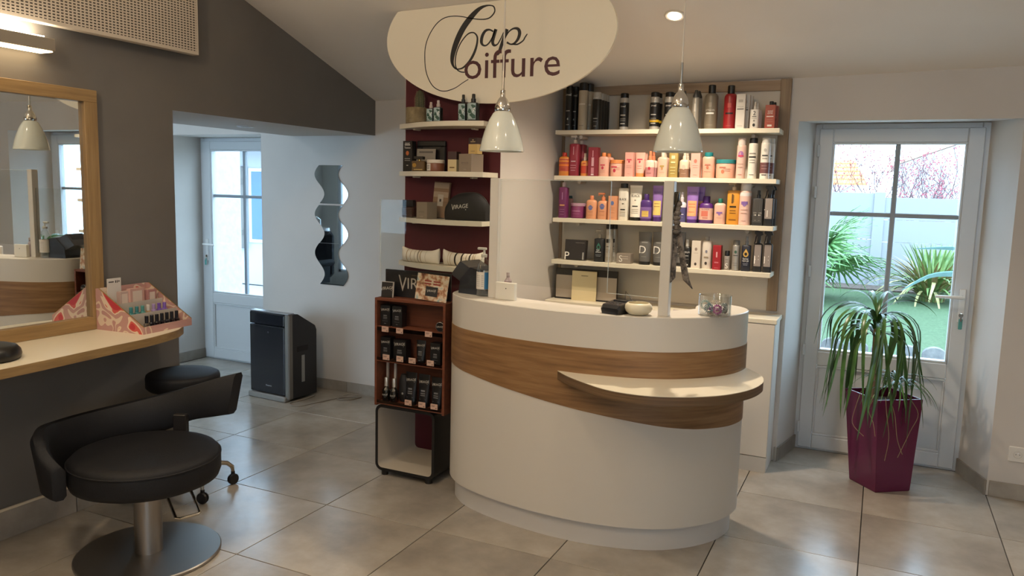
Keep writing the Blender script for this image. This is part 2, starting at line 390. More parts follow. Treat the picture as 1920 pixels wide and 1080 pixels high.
# ------------------------------------------------------------------ ceiling downlight and soffit downlight
def downlight(x, y, label, on):
    z = ceil_z(x, y); t = thing('downlight', label, 'ceiling light', (x, y, z))
    t.rotation_euler = (math.atan(-.33), 0, 0)
    ring = MB().lathe([(.052, -.001), (.052, -.006), (.046, -.010), (.036, -.008), (.034, -.002)], 28, cap0=False, cap1=False)
    obj('trim_ring', ring, M('cfc8bc', .35, name='ring'), t)
    obj('bulb', MB().lathe([(.033, -.004), (.028, -.014), (.016, -.019), (.001, -.021)], 24, cap0=True), EMIT_SPOT, t)
for i, (sx, sy, e) in enumerate(SPOTS):
    downlight(sx, sy, ['recessed downlight in the sloping ceiling above the shelf unit', 'added unseen downlight in the ceiling left of the room centre', 'added unseen downlight in the ceiling in front of the counter', 'added unseen downlight behind the camera on the left', 'added unseen downlight behind the camera on the right', 'added unseen downlight in the ceiling near the right wall'][i], True)
t = thing('downlight', 'unlit round downlight in the white soffit over the passage', 'ceiling light', (-3.757, 3.902, 1.937))
obj('trim_ring', MB().lathe([(.055, 0), (.055, -.005), (.047, -.009), (.038, -.007)], 28, cap0=False, cap1=False), M('d8d8d8', .3, name='ring'), t)
obj('bulb', MB().lathe([(.038, -.004), (.03, -.006), (.001, -.006)], 24), M('c4c8cc', .15, name='lens', coat=.5), t)

PANEL_EMIT, n_, l_, b_ = nodes('added_panel_glow')
b_.inputs['Emission Color'].default_value = (.80, .90, 1, 1); b_.inputs['Emission Strength'].default_value = 9.; b_.inputs['Base Color'].default_value = (.8, .8, .8, 1)
for px_, py_, lb in ((-5.15, 3.5, 'added cool white fill panel in the side room near the left door'), (-6.3, 1.6, 'added cool white fill panel in the side room above the wash basin')):  # panels added to lift the passage with cool light
    t = thing('added_panel_light', lb, 'ceiling light', (px_, py_, 2.45))
    obj('frame', MB().box(-.31, .31, -.31, .31, -.012, 0, .003), PVC, t); obj('diffuser', MB().box(-.295, .295, -.295, .295, -.015, -.0125), PANEL_EMIT, t, smooth=False)
# ------------------------------------------------------------------ pendants
def pendant(x, y, label):
    t = thing('pendant_lamp', label, 'lamp', (x, y, 1.752), group='white enamel pendant lamps')
    P = [(.106, 0), (.1065, .004), (.103, .02), (.094, .06), (.080, .105), (.064, .145), (.046, .176), (.034, .188), (.030, .190), (.030, .1885), (.044, .173), (.061, .143), (.077, .104), (.091, .06), (.100, .02), (.103, .003), (.106, 0)]
    obj('lamp_shade', MB().lathe(P, 40, cap0=False, cap1=False), M('d6d8cc', .12, name='white_enamel', coat=.6), t, angle=60)
    obj('lamp_holder', MB().lathe([(.036, .186), (.038, .192), (.037, .205), (.031, .225), (.022, .243), (.012, .255), (.012, .285), (.006, .287)], 28), CHROME, t, angle=40)
    obj('stem', MB().lathe([(.0055, .285), (.0055, .375)], 10), M('a8a298', .3, 1, name='stem_metal'), t)
    zt = ceil_z(x, y) - 1.752
    obj('cord', MB().lathe([(.0038, .375), (.0038, zt-.03)], 8), M('d8d0c4', .5, name='white_cord'), t)
    obj('ceiling_rose', MB().lathe([(.045, zt), (.045, zt-.02), (.03, zt-.04), (.006, zt-.045)], 20), M('d8d0c4', .4, name='rose'), t)
    obj('bulb', MB().lathe([(.012, .15), (.02, .12), (.028, .09), (.02, .066), (.002, .06)], 16), M('e8e4d8', .2, name='bulb_glass'), t)
pendant(-1.668, 3.40, 'left white enamel pendant lamp hanging in front of the shop sign')
pendant(-.822, 3.40, 'right white enamel pendant lamp hanging in front of the product shelves')

for i, (gx_, gy_, gz_, ge_) in enumerate(FILL_GLOBES):  # visible bodies of the added fill globes
    t = thing('fill_globe', ['added fill globe hanging unseen behind the camera on the left', 'added fill globe hanging unseen behind the camera on the right'][i], 'lamp', (gx_, gy_, gz_))
    gm = glass_mat('opal_glass', 'fff4e0', .04, .2)
    obj('globe', MB().lathe([(.001, -.15)]+[(.15*math.sin(PI*k/14), -.15*math.cos(PI*k/14)) for k in range(1, 14)]+[(.03, .15)], 28), gm, t, angle=60)
    obj('cord', MB().lathe([(.004, .15), (.004, ceil_z(gx_, gy_)-gz_)], 8), M('d8d0c4', .5, name='white_cord'), t)
# ------------------------------------------------------------------ shop sign
SX, SZ, SY = -1.88, 2.36, 3.768
sg = thing('shop_sign', 'large oval cream hanging sign reading Cap Coiffure under the ceiling', 'sign', (SX, SY, SZ))
poly = []
for i in range(96):
    a = 2*PI*i/96; x = -.028+.669*math.cos(a); z = .013+.351*math.sin(a); poly.append((x, min(z, ceil_z(SX+x, SY)-SZ-.003)))
mb = MB(); lp = lambda y: [(x, y, z) for x, z in poly]
mb.loft([lp(0.0), lp(.019)]); obj('board', mb, M('ece2cc', .45, name='cream_board'), sg)
STROKES = [[(-0.176, -0.2092, 0.004), (-0.2117, -0.2273, 0.004), (-0.2476, -0.2479, 0.004), (-0.284, -0.2608, 0.0048), (-0.3208, -0.2667, 0.0048), (-0.3581, -0.2601, 0.0048), (-0.3959, -0.2369, 0.0049), (-0.4247, -0.1964, 0.0049), (-0.4424, -0.1483, 0.0049), (-0.4488, -0.0929, 0.0049), (-0.4476, -0.0379, 0.0048), (-0.4351, 0.0084, 0.0048), (-0.4095, 0.0537, 0.0048), (-0.3729, 0.094, 0.0048), (-0.3273, 0.118, 0.0048), (-0.2727, 0.1234, 0.0047), (-0.2185, 0.1167, 0.0047), (-0.1736, 0.1061, 0.0047), (-0.1116, 0.0959, 0.0054), (-0.0679, 0.0967, 0.0062), (-0.0422, 0.11, 0.007), (-0.0272, 0.1313, 0.0069), (-0.0329, 0.154, 0.0069), (-0.0521, 0.1621, 0.0062), (-0.0782, 0.1625, 0.0093), (-0.1085, 0.1543, 0.0171), (-0.1389, 0.1354, 0.0249), (-0.1736, 0.1038, 0.0313), (-0.2085, 0.0643, 0.033), (-0.2364, 0.0202, 0.0332), (-0.259, -0.0284, 0.0317), (-0.2736, -0.0739, 0.027), (-0.2776, -0.1085, 0.0207), (-0.2707, -0.1336, 0.0127), (-0.254, -0.1506, 0.008), (-0.2312, -0.1531, 0.0071), (-0.2043, -0.1441, 0.0095), (-0.169, -0.1134, 0.0134), (-0.1432, -0.0726, 0.0141), (-0.129, -0.0315, 0.0117), (-0.1272, 0.0063, 0.0094), (-0.1454, 0.0286, 0.007), (-0.172, 0.0302, 0.0071), (-0.1985, 0.0142, 0.0063), (-0.2292, -0.0223, 0.0063), (-0.2493, -0.0635, 0.0063), (-0.2576, -0.1017, 0.0064), (-0.2562, -0.1327, 0.0064), (-0.2448, -0.1564, 0.0064), (-0.2219, -0.1689, 0.0063), (-0.1992, -0.1713, 0.0063)], [(-0.0333, 0.0294, 0.0077), (-0.0561, 0.0398, 0.0093), (-0.0795, 0.0352, 0.014), (-0.0965, 0.0121, 0.0171), (-0.102, -0.0178, 0.0172), (-0.0928, -0.0357, 0.0109), (-0.0734, -0.039, 0.0078), (-0.052, -0.0221, 0.0078), (-0.0328, 0.0084, 0.0077), (-0.0231, 0.0378, 0.0077)], [(-0.018, 0.0404, 0.0185), (-0.0308, 0.0008, 0.0186), (-0.0354, -0.0252, 0.017), (-0.0263, -0.0408, 0.0124), (-0.0074, -0.0365, 0.007), (0.0108, -0.0106, 0.0062), (0.0288, 0.0234, 0.0054), (0.0413, 0.0338, 0.0069)], [(0.0472, 0.0364, 0.0184), (0.0296, -0.0064, 0.0185), (0.0152, -0.0467, 0.0185), (0.0039, -0.0761, 0.017), (-0.0078, -0.0913, 0.0093)], [(0.0332, -0.0118, 0.0069), (0.0561, 0.0218, 0.0069), (0.0836, 0.0371, 0.0092), (0.109, 0.0334, 0.0152), (0.1189, 0.0128, 0.0183), (0.1105, -0.0162, 0.0153), (0.09, -0.0373, 0.0107), (0.0689, -0.0406, 0.0077), (0.0473, -0.0298, 0.0108)], [(0.0816, -0.0406, 0.0077), (0.1087, -0.0428, 0.0076), (0.1385, -0.0274, 0.0068), (0.1497, -0.0111, 0.0068), (0.1625, 0.0058, 0.0053)]]

def ribbon(mb, pts, mi):
    # Catmull-Rom resample, variable width
    P = [Vector((a, b, c_)) for a, b, c_ in pts]; Q = []
    for i in range(len(P)-1):
        p0, p1, p2, p3 = P[max(i-1, 0)], P[i], P[i+1], P[min(i+2, len(P)-1)]
        for k in range(5):
            t_ = k/5; Q.append(.5*((2*p1)+(p2-p0)*t_+(2*p0-5*p1+4*p2-p3)*t_*t_+(3*p1-p0-3*p2+p3)*t_**3))
    Q.append(P[-1]); L = []
    for i, q in enumerate(Q):
        d = Q[min(i+1, len(Q)-1)]-Q[max(i-1, 0)]; d2 = Vector((d.x, d.y)); d2 = d2.normalized() if d2.length > 1e-9 else Vector((1, 0))
        n_ = Vector((-d2.y, d2.x))*q.z*.5; L.append(((q.x+n_.x), (q.y+n_.y), (q.x-n_.x), (q.y-n_.y)))
    loops = [[(a, -.001, b), (c_, -.001, d), (c_, .0005, d), (a, .0005, b)] for a, b, c_, d in L]
    mb.loft(loops, mi=mi)
for k, nm in ((0, 'script_capital'), (1, 'script_letter'), (3, 'script_letter')):
    mb = MB()
    for s_ in (STROKES[k:k+1] if k == 0 else STROKES[1:3] if k == 1 else STROKES[3:6]): ribbon(mb, s_, 0)
    obj(nm, mb, M('1c1a1a', .5, name='black_vinyl'), sg, smooth=False)
V, Fc, wd = txt('oiffure')
mb = MB(); kx = .55/wd; kz = .142
mb.add([(.0738+x*kx, -.0012, -.2075+y*kz) for x, y in V], Fc)
obj('lettering', mb, M('4a1c22', .5, name='bordeaux_vinyl'), sg, smooth=False)

# ------------------------------------------------------------------ left wall: perforated panel, lamp, mirror, dressing table
m, n, l, b = nodes('perforated_panel')
tc = n.new('ShaderNodeTexCoord'); sp = n.new('ShaderNodeSeparateXYZ'); l.new(tc.outputs['Object'], sp.inputs[0])
def mth(op, a, bv=None):
    q = n.new('ShaderNodeMath'); q.operation = op
    for i, x in enumerate((a, bv)):
        if x is None: continue
        if isinstance(x, (int, float)): q.inputs[i].default_value = x
        else: l.new(x, q.inputs[i])
    return q.outputs[0]
fy = mth('ABSOLUTE', mth('SUBTRACT', mth('FRACT', mth('DIVIDE', sp.outputs[1], .0196)), .5))
fz = mth('ABSOLUTE', mth('SUBTRACT', mth('FRACT', mth('DIVIDE', sp.outputs[2], .0128)), .5))
hole = mth('MULTIPLY', mth('LESS_THAN', fy, .31), mth('LESS_THAN', fz, .23))
inz = mth('MULTIPLY', mth('GREATER_THAN', sp.outputs[2], .018), mth('LESS_THAN', sp.outputs[1], -.014))
hole = mth('MULTIPLY', hole, inz)
mx = n.new('ShaderNodeMix'); mx.data_type = 'RGBA'; l.new(hole, mx.inputs[0]); mx.inputs[6].default_value = lin('d0c4b4'); mx.inputs[7].default_value = lin('3c342c')
l.new(mx.outputs[2], b.inputs['Base Color']); b.inputs['Roughness'].default_value = .6
bp = n.new('ShaderNodeBump'); bp.inputs['Strength'].default_value = .6; bp.inputs['Distance'].default_value = .004; bp.invert = True; l.new(hole, bp.inputs['Height']); l.new(bp.outputs[0], b.inputs['Normal'])
PERF = m
pp = obj('perforated_panel', MB().box(0, .045, -2.6, 0, 0, .48, .002), PERF, None, (XL+.03, 3.10, 2.227))
tag(pp, 'white perforated metal panel high on the grey wall', 'panel')
obj('mounting_rail', MB().box(-.029, 0, -2.5, -.1, .05, .09).box(-.029, 0, -2.5, -.1, .38, .42), STEEL, pp)
def wall_lamp(x, y, z, rz, label):
    lt = thing('wall_lamp', label, 'lamp', (x, y, z), rz)
    obj('housing', MB().box(.0, .10, -.74, .74, -.008, .045, .003), M('9a9082', .4, .4, name='lamp_housing'), lt)
    obj('diffuser', MB().box(.012, .096, -.73, .73, -.014, -.0085, .002), EMIT_WARM, lt)
    obj('upper_diffuser', MB().box(.02, .09, -.7, .7, .0455, .05, .002), EMIT_UP, lt)
    obj('bracket', MB().box(-.0, .02, -.1, .1, -.02, .06), STEEL, lt)
wall_lamp(XL, 1.55, 2.12, 0, 'lit linear metal wall lamp above the framed mirror')
wall_lamp(XL, -.6, 2.12, 0, 'added unseen uplight on the grey wall behind the camera')  # added out of view to throw more light on the ceiling
mr_ = thing('wall_mirror', 'large oak framed mirror on the grey wall over the dressing table', 'mirror', (XL+.0148, 1.60, .866), math.radians(.85))
D = .036; y0, y1, zt = -.9, .925, 1.112
obj('frame_rail', MB().box(.001, D, y0, y1, .0, .060, .0015), OAKY, mr_)
obj('frame_rail', MB().box(.001, D, y0, y1, zt-.056, zt, .0015), OAKY, mr_)
obj('frame_stile', MB().box(.001, D, y1-.066, y1, .060, zt-.056, .0015), OAKZ, mr_)
obj('frame_stile', MB().box(.001, D, y0, y0+.066, .060, zt-.056, .0015), OAKZ, mr_)
obj('glass', MB().box(.004, .014, y0+.066, y1-.066, .060, zt-.056), MIRROR, mr_, smooth=False)
# dressing table: front edge bows out
tb = thing('dressing_table', 'cream topped dressing shelf with bowed oak edge below the mirror', 'table', (XL, 0, .865))
ed = [(.002, -.15), (.42, -.10), (.452, .3), (.465, .9), (.466, 1.6), (.466, 1.76), (.452, 1.98), (.428, 2.23), (.412, 2.45), (.372, 2.62), (.330, 2.705), (.24, 2.79), (.002, 2.80)]
def smooth_poly(pts, k=4):
    P = [Vector(p) for p in pts]; Q = []
    for i in range(1, len(P)-2):
        p0, p1, p2, p3 = P[i-1], P[i], P[i+1], P[i+2]
        for j in range(k):
            t_ = j/k; Q.append(.5*((2*p1)+(p2-p0)*t_+(2*p0-5*p1+4*p2-p3)*t_*t_+(3*p1-p0-3*p2+p3)*t_**3))
    return [P[0]]+Q+[P[-2], P[-1]]
eds = [tuple(p) for p in smooth_poly(ed)]
obj('table_edge', MB().prism(eds, -.038, -.0012), OAKY, tb)
obj('table_top', MB().prism([(x*.995, y) for x, y in eds], -.0012, 0), CREAMLAM, tb, smooth=False)
for y in (.2, 1.2): obj('wall_bracket', MB().prism([(.002, y), (.3, y), (.3, y+.03), (.002, y+.03)], -.06, -.038).box(.002, .03, y, y+.03, -.2, -.06), STEEL, tb)
# black rounded box at left
bk = thing('round_case', 'black rounded leather case at the left edge of the dressing table', 'case', (-3.10, 1.832, .865))
obj('case_body', MB().lathe([(.10, 0), (.112, .006), (.116, .02), (.112, .038), (.10, .052), (.08, .058)], 32, dy=1.0), M('161515', .35, name='black_case'), bk, angle=60)
obj('lid_recess', MB().lathe([(.08, .058), (.06, .050), (.001, .048)], 32, cap0=False), M('0d0d0d', .5, name='black_recess'), bk, angle=60)

# cosmetics display box
db = thing('cosmetics_display', 'pink patterned cardboard display box on the right end of the dressing table', 'display box', (-3.33, 2.475, .865), math.radians(4))
m, n, l, b = nodes('pink_swirl_print')
tc = n.new('ShaderNodeTexCoord'); nz = n.new('ShaderNodeTexNoise'); nz.inputs['Scale'].default_value = 7.0; nz.inputs['Detail'].default_value = .6; nz.inputs['Distortion'].default_value = 1.6
mpn = n.new('ShaderNodeMapping'); mpn.inputs['Location'].default_value = (3.1, .7, 1.9); l.new(tc.outputs['Object'], mpn.inputs[0]); l.new(mpn.outputs[0], nz.inputs[0])
cr = n.new('ShaderNodeValToRGB'); cr.color_ramp.interpolation = 'CONSTANT'; e = cr.color_ramp.elements
e[0].position = 0; e[0].color = lin('b8333c'); e[1].position = .335; e[1].color = lin('c85a52')
for p_, c_ in ((.375, 'dcc8b2'), (.425, 'b98f88'), (.60, 'd6c2ae'), (.655, 'b58a84')):
    q = e.new(p_); q.color = lin(c_)
l.new(nz.outputs[0], cr.inputs[0]); l.new(cr.outputs[0], b.inputs['Base Color']); b.inputs['Roughness'].default_value = .45
PINKP = m
# local: x = depth out from wall .0->.30, y = width 0->.31 ; slopes down toward +x
L_, W_ = .29, .30; hb, hf = .195, .034
def side(y0, y1, mi): return MB().loft([[(0, y0, 0), (L_, y0, 0), (L_, y0, hf), (.02, y0, hb), (0, y0, hb)], [(0, y1, 0), (L_, y1, 0), (L_, y1, hf), (.02, y1, hb), (0, y1, hb)]])
obj('side_panel', side(0, .004, 0), PINKP, db, smooth=False); obj('side_panel', side(W_-.004, W_, 0), PINKP, db, smooth=False)
obj('front_panel', MB().box(L_-.004, L_, .004, W_-.004, 0, hf), PINKP, db, smooth=False)
obj('back_panel', MB().box(0, .004, .004, W_-.004, 0, hb), PINKP, db, smooth=False)
gold = M('c8a060', .3, .8, name='gold_edge')
for yy in (0, W_-.004):
    obj('gold_edge', MB().loft([[(.02, yy, hb), (.02, yy+.004, hb), (.02, yy+.004, hb+.002), (.02, yy, hb+.002)], [(L_, yy, hf), (L_, yy+.004, hf), (L_, yy+.004, hf+.002), (L_, yy, hf+.002)]]), gold, db, smooth=False)
grey = M('b8b0a6', .6, name='grey_card')
T1, T2, T3 = .012, .055, .10
obj('tier', MB().box(.20, L_-.004, .004, W_-.004, 0, T1), grey, db, smooth=False)
obj('tier', MB().box(.11, .20, .004, W_-.004, 0, T2).box(.196, .20, .004, W_-.004, T2, .082), grey, db, smooth=False)
obj('tier', MB().box(.004, .11, .004, W_-.004, 0, T3).box(.107, .11, .004, W_-.004, T3, .125), grey, db, smooth=False)
obj('printed_text', MB().box(.0081, .0085, .068, .098, .215, .221).box(.0081, .0085, .106, .112, .212, .224).box(.0081, .0085, .116, .121, .212, .224).box(.0081, .0085, .124, .132, .216, .222), M('4a4644', .5, name='print'), db, smooth=False)['kind'] = 'stuff'
obj('header_card', MB().box(.005, .008, .06, .14, T3, .235), M('d6d2cc', .5, name='white_card'), db, smooth=False)
R4_ = Matrix.Rotation(math.radians(4), 4, 'Z')
def on_db(x, y, z): return tuple(Matrix.Translation((-3.33, 2.475, .865)) @ R4_ @ Vector((x, y, z)))
def polish(lx, ly, lz, cap, body, label, group, h=.062):
    t = thing('nail_polish_bottle', label, 'nail polish', on_db(lx, ly, lz), group=group)
    obj('bottle_body', MB().lathe([(.011, 0), (.0125, .003), (.0125, .022), (.007, .028)], 12, sq=3.), body, t)
    obj('bottle_cap', MB().lathe([(.0085, .027), (.0085, h-.002), (.007, h)], 12), cap, t)
K_ = M('15151c', .3, name='black_cap'); BB = M('14141e', .15, name='dark_polish', coat=.8)
pos = ['nearest the left side of the display box', 'second from the left', 'third from the left', 'fourth from the left', 'fifth from the left', 'sixth from the left', 'nearest the right side of the display box']
for i in range(7):
    polish(.232 + .0*(i % 2), .075+.031*i, T1, K_, BB if i else CLEARCAP, 'black-capped nail polish in the front tier, ' + pos[i], 'front tier nail polishes')
cols = [('3f7f84', 'teal polish bottle at the left of the middle tier'), ('3a777c', 'second teal polish bottle in the middle tier'), ('4c8a88', 'third teal polish bottle in the middle tier'), ('a08868', 'gold polish bottle in the centre of the middle tier'), ('9a86b4', 'lilac polish bottle in the middle tier'), ('6a4aa0', 'violet polish bottle in the middle tier'), ('7a5cae', 'pale violet polish bottle at the right of the middle tier')]
for i, (cc, lb) in enumerate(cols):
    polish(.153, .06+.034*i, T2, M('c8c0b8', .3, name='pale_cap') if i == 3 else M(cc, .3, name='polish_cap'), M(cc, .15, name='polish', coat=.8), lb, 'middle tier nail polishes', .055)
for i, (yy, ww, hh, cc, lb) in enumerate(((.10, .05, .075, 'b8a29a', 'small mauve carton standing left in the rear tier of the display box'), (.165, .085, .085, 'c09a90', 'pink framed card box in the middle of the rear tier'), (.245, .05, .07, 'a87a78', 'dusky pink carton at the right of the rear tier'))):
    t = thing('sample_box', lb, 'carton', on_db(.06+.012*i, yy, T3)); t.rotation_euler = (0, 0, math.radians(4))
    obj('carton', MB().box(-.012, .012, -ww/2, ww/2, 0, hh, .001), M(cc, .5, name='carton_card'), t)
    obj('front_print', MB().box(.012, .0126, -ww*.33, ww*.33, hh*.2, hh*.85), M('d2c2b6', .5, name='carton_print'), t, smooth=False)
# ------------------------------------------------------------------ reception counter
OUT = [(-1.95, 3.64), (-1.957, 3.54), (-1.938, 3.427), (-1.87, 3.34), (-1.767, 3.268), (-1.58, 3.203), (-1.378, 3.167), (-1.25, 3.158), (-1.124, 3.160), (-.95, 3.188), (-.796, 3.246), (-.69, 3.325), (-.614, 3.41), (-.555, 3.51), (-.525, 3.624), (-.53, 3.71)]
INN = [(-.575, 3.785), (-.65, 3.82), (-.73, 3.79), (-.765, 3.69), (-.755, 3.58), (-.84, 3.465), (-1.0, 3.405), (-1.2, 3.378), (-1.42, 3.405), (-1.6, 3.445), (-1.75, 3.53), (-1.9, 3.66)]
def cr_closed(P, k=5):
    P = [Vector(p) for p in P]; n = len(P); Q = []
    for i in range(n):
        p0, p1, p2, p3 = P[i-1], P[i], P[(i+1) % n], P[(i+2) % n]
        for j in range(k):
            t_ = j/k; Q.append(.5*((2*p1)+(p2-p0)*t_+(2*p0-5*p1+4*p2-p3)*t_*t_+(3*p1-p0-3*p2+p3)*t_**3))
    return Q
def offset(Q, d):
    n = len(Q); R_ = []
    for i, p in enumerate(Q):
        t_ = (Q[(i+1) % n]-Q[i-1]).normalized(); R_.append(p+Vector((t_.y, -t_.x))*d)
    return R_
CC = Vector((-1.2, 3.42))
ct = thing('reception_counter', 'curved white reception counter with oak band in the middle of the salon', 'counter', (CC.x, CC.y, 0))
Q = [p-CC for p in cr_closed(OUT+INN)]
area = sum(Q[i].x*Q[(i+1) % len(Q)].y-Q[(i+1) % len(Q)].x*Q[i].y for i in range(len(Q)))
if area < 0: Q = Q[::-1]
QP = offset(Q, -.028); b2 = lambda P: [(p.x, p.y) for p in P]
mb = MB(); Qs = offset(Q, -.003)
mb.loft([[(p.x, p.y, .11) for p in Q], [(p.x, p.y, 1.047) for p in Q], [(p.x, p.y, 1.05) for p in Qs]])
obj('counter_body', mb, WHITELAM, ct, angle=40)
obj('plinth', MB().loft([[(p.x, p.y, 0) for p in QP], [(p.x, p.y, .112) for p in QP]]), M('c6c2bc', .42, name='plinth_white'), ct, angle=40)
# oak band wraps the outer face
def cr_open(P, k=6):
    P = [Vector(p) for p in P]; Q_ = []
    for i in range(len(P)-1):
        p0, p1, p2, p3 = P[max(i-1, 0)], P[i], P[i+1], P[min(i+2, len(P)-1)]
        for j in range(k):
            t_ = j/k; Q_.append(.5*((2*p1)+(p2-p0)*t_+(2*p0-5*p1+4*p2-p3)*t_*t_+(3*p1-p0-3*p2+p3)*t_**3))
    return Q_+[P[-1]]
OC = cr_open(OUT+INN[:2])
def interp(xs, ys, x):
    if x <= xs[0]: return ys[0]
    for i in range(len(xs)-1):
        if x <= xs[i+1]: return ys[i]+(ys[i+1]-ys[i])*(x-xs[i])/(xs[i+1]-xs[i])
    return ys[-1]
bx_, bz_ = [-1.95, -1.904, -1.724, -1.427, -1.178, -.964, -.673, -.52], [.706, .702, .687, .653, .624, .599, .557, .543]
loops = []
for i, p in enumerate(OC):
    t_ = (OC[min(i+1, len(OC)-1)]-OC[max(i-1, 0)]).normalized(); nn = Vector((t_.y, -t_.x)); q = p-CC
    zb = interp(bx_, bz_, p.x) if p.y < 3.64 or p.x < -1 else .543
    a = q+nn*.0022; bq = q-nn*.004
    loops.append([(bq.x, bq.y, zb), (a.x, a.y, zb), (a.x, a.y, .90), (bq.x, bq.y, .90)])
obj('oak_band', MB().loft(loops), OAKX, ct, angle=40)
half = [(-1.252, 3.160), (-1.17, 3.082), (-1.06, 3.005), (-.975, 2.957), (-.888, 2.935), (-.79, 2.938), (-.698, 2.970), (-.61, 3.022), (-.53, 3.095), (-.467, 3.19), (-.427, 3.290), (-.410, 3.39), (-.413, 3.46), (-.435, 3.545), (-.508, 3.66)]
hp = [tuple(p-CC) for p in cr_open(half, 4)]
inner = [tuple(Vector((p.x-.004, p.y+.012))-CC) for p in reversed(OC) if -1.25 < p.x and p.y < 3.66 and p.y > 3.1]
hs = hp+inner
sh = obj('half_moon_shelf', MB().prism(hs, .745, .782), OAKD, ct, angle=40)
obj('shelf_top', MB().prism(hs, .782, .7845), CREAMLAM, sh, smooth=False)
desk = [tuple(Vector(p)-CC) for p in [(-1.88, 3.66), (-1.75, 3.56), (-1.6, 3.46), (-1.42, 3.42), (-1.2, 3.395), (-1.0, 3.42), (-.85, 3.48), (-.77, 3.6), (-.78, 3.82), (-1.3, 3.9), (-1.88, 3.86)]]
obj('inner_desktop', MB().prism(desk, .70, .725), CREAMLAM, ct, smooth=False)
# sneeze guard: two white posts with acrylic panes
sgd = thing('counter_screen', 'clear acrylic counter screen held by two white posts', 'screen', (-1.684, 3.385, 1.05))
obj('post', MB().box(-.022, .022, -.022, .022, 0, .575, .002), WHITELAM, sgd)
obj('post', MB().box(.862-.022, .862+.022, -.085-.022, -.085+.022, 0, .575, .002), WHITELAM, sgd)
p0, p1 = Vector((.022, 0)), Vector((.84, -.085)); dd = (p1-p0); pn = Vector((-dd.y, dd.x)).normalized()*.002
def pane(a, b_, z0, z1): 
    u, v_ = p0+dd*a, p0+dd*b_
    return MB().prism([tuple(u-pn), tuple(v_-pn), tuple(v_+pn), tuple(u+pn)], z0, z1)
obj('acrylic_pane', pane(0, .70, .075, .57), ACRYL, sgd, smooth=False)
obj('acrylic_pane', pane(.704, 1., .075, .545), ACRYL, sgd, smooth=False)
mb = MB(); q0, q1 = Vector((-.022, 0)), Vector((-.695, .045))
mb.prism([tuple(q0-Vector((0, .002))), tuple(q1-Vector((0, .002))), tuple(q1+Vector((0, .002))), tuple(q0+Vector((0, .002)))], .03, .455)
obj('acrylic_pane', mb, ACRYL, sgd, smooth=False)

EDGE = M('cfd4d0', .2, alpha=.5, name='acrylic_edge')
def pane_edge(a, b_, z0, z1): obj('pane_edge', pane(a, b_, z0, z1), EDGE, sgd, smooth=False)
pane_edge(.698, .7005, .075, .57); pane_edge(.001, .70, .5685, .571); pane_edge(.704, .999, .073, .0755)
obj('pane_edge', MB().prism([tuple(q1-Vector((0, .0022))), tuple(q1-Vector((.003, .0022))), tuple(q1+Vector((-.003, .0022))), tuple(q1+Vector((0, .0022)))], .03, .455), EDGE, sgd, smooth=False)
# things standing on the counter
def on(x, y): return (x, y, 1.05)
pr = thing('receipt_printer', 'black receipt printer with tilted head at the left end of the counter', 'printer', on(-1.835, 3.50), math.radians(-12))
BLK = M('1c1b1d', .45, name='black_plastic')
mb = MB(); mb.loft([[(x, -.085, z) for x, z in ((-.055, 0), (.075, 0), (.075, .125), (.02, .135), (-.045, .07))], [(x, .085, z) for x, z in ((-.055, 0), (.075, 0), (.075, .125), (.02, .135), (-.045, .07))]])
obj('printer_body', mb, BLK, pr, smooth=False)
hd = obj('printer_head', MB().loft([[(-.115, -.075, .088), (-.035, -.075, .05), (.012, -.075, .128), (-.055, -.075, .16)], [(-.115, .075, .088), (-.035, .075, .05), (.012, .075, .128), (-.055, .075, .16)]]), M('3a3632', .4, name='grey_brown_plastic'), pr, smooth=False)
obj('screen', MB().loft([[(-.100, -.055, .104), (-.098, -.055, .107), (-.058, -.055, .160), (-.060, -.055, .157)], [(-.100, .055, .104), (-.098, .055, .107), (-.058, .055, .160), (-.060, .055, .157)]]), M('2a2226', .15, name='dark_screen'), hd, smooth=False)
pb = thing('sanitiser_bottle', 'clear hand sanitiser pump bottle with white and blue label beside the left white post', 'bottle', on(-1.752, 3.405))
obj('bottle_body', MB().lathe([(.034, 0), (.036, .004), (.036, .125), (.033, .145), (.022, .172), (.013, .182), (.013, .19)], 24), JARGL, pb)
obj('gel', MB().lathe([(.033, .003), (.034, .03), (.034, .03)], 20), M('6a6a66', .2, name='gel', alpha=.55), pb)
obj('label', MB().lathe([(.0364, .035), (.0364, .12)], 28, cap0=False, cap1=False), M('cfc8bc', .5, name='paper_label'), pb)
obj('label_stripe', MB().add([(.0368*math.sin(a), -.0368*math.cos(a), z) for a in (.55, .75, .95, 1.2) for z in (.036, .119)], [(i*2, i*2+2, i*2+3, i*2+1) for i in range(3)]), M('2a6a94', .5, name='blue_stripe'), pb)
obj('label_text', (lambda mb: [mb.add([(.0369*math.sin(a), -.0369*math.cos(a), z) for a in (-.6, -.2, .2, .45) for z in (zz, zz+.0025)], [(i*2, i*2+2, i*2+3, i*2+1) for i in range(3)]) for zz in (.05, .06, .07, .08, .09, .1)] and mb)(MB()), M('8a8a88', .5, name='print_grey'), pb)
obj('pump', MB().lathe([(.014, .19), (.015, .192), (.015, .205), (.006, .207), (.005, .226)], 14).box(-.035, .012, -.008, .008, .226, .238, .003), M('cfcac0', .35, name='pump_white'), pb)
ch = thing('card_holder', 'small square white sign block beside the left white post', 'sign', on(-1.60, 3.345), math.radians(-6))
obj('block', MB().box(-.054, .054, -.012, .012, 0, .082, .002), M('d4d0c4', .35, name='white_acrylic'), ch)
obj('mark', MB().lathe([(.003, 0), (.003, .0006)], 10).xform(Matrix.Translation((.006, -.0121, .055)) @ Matrix.Rotation(PI/2, 4, 'X')), M('3a3a3a', .5, name='mark'), ch)
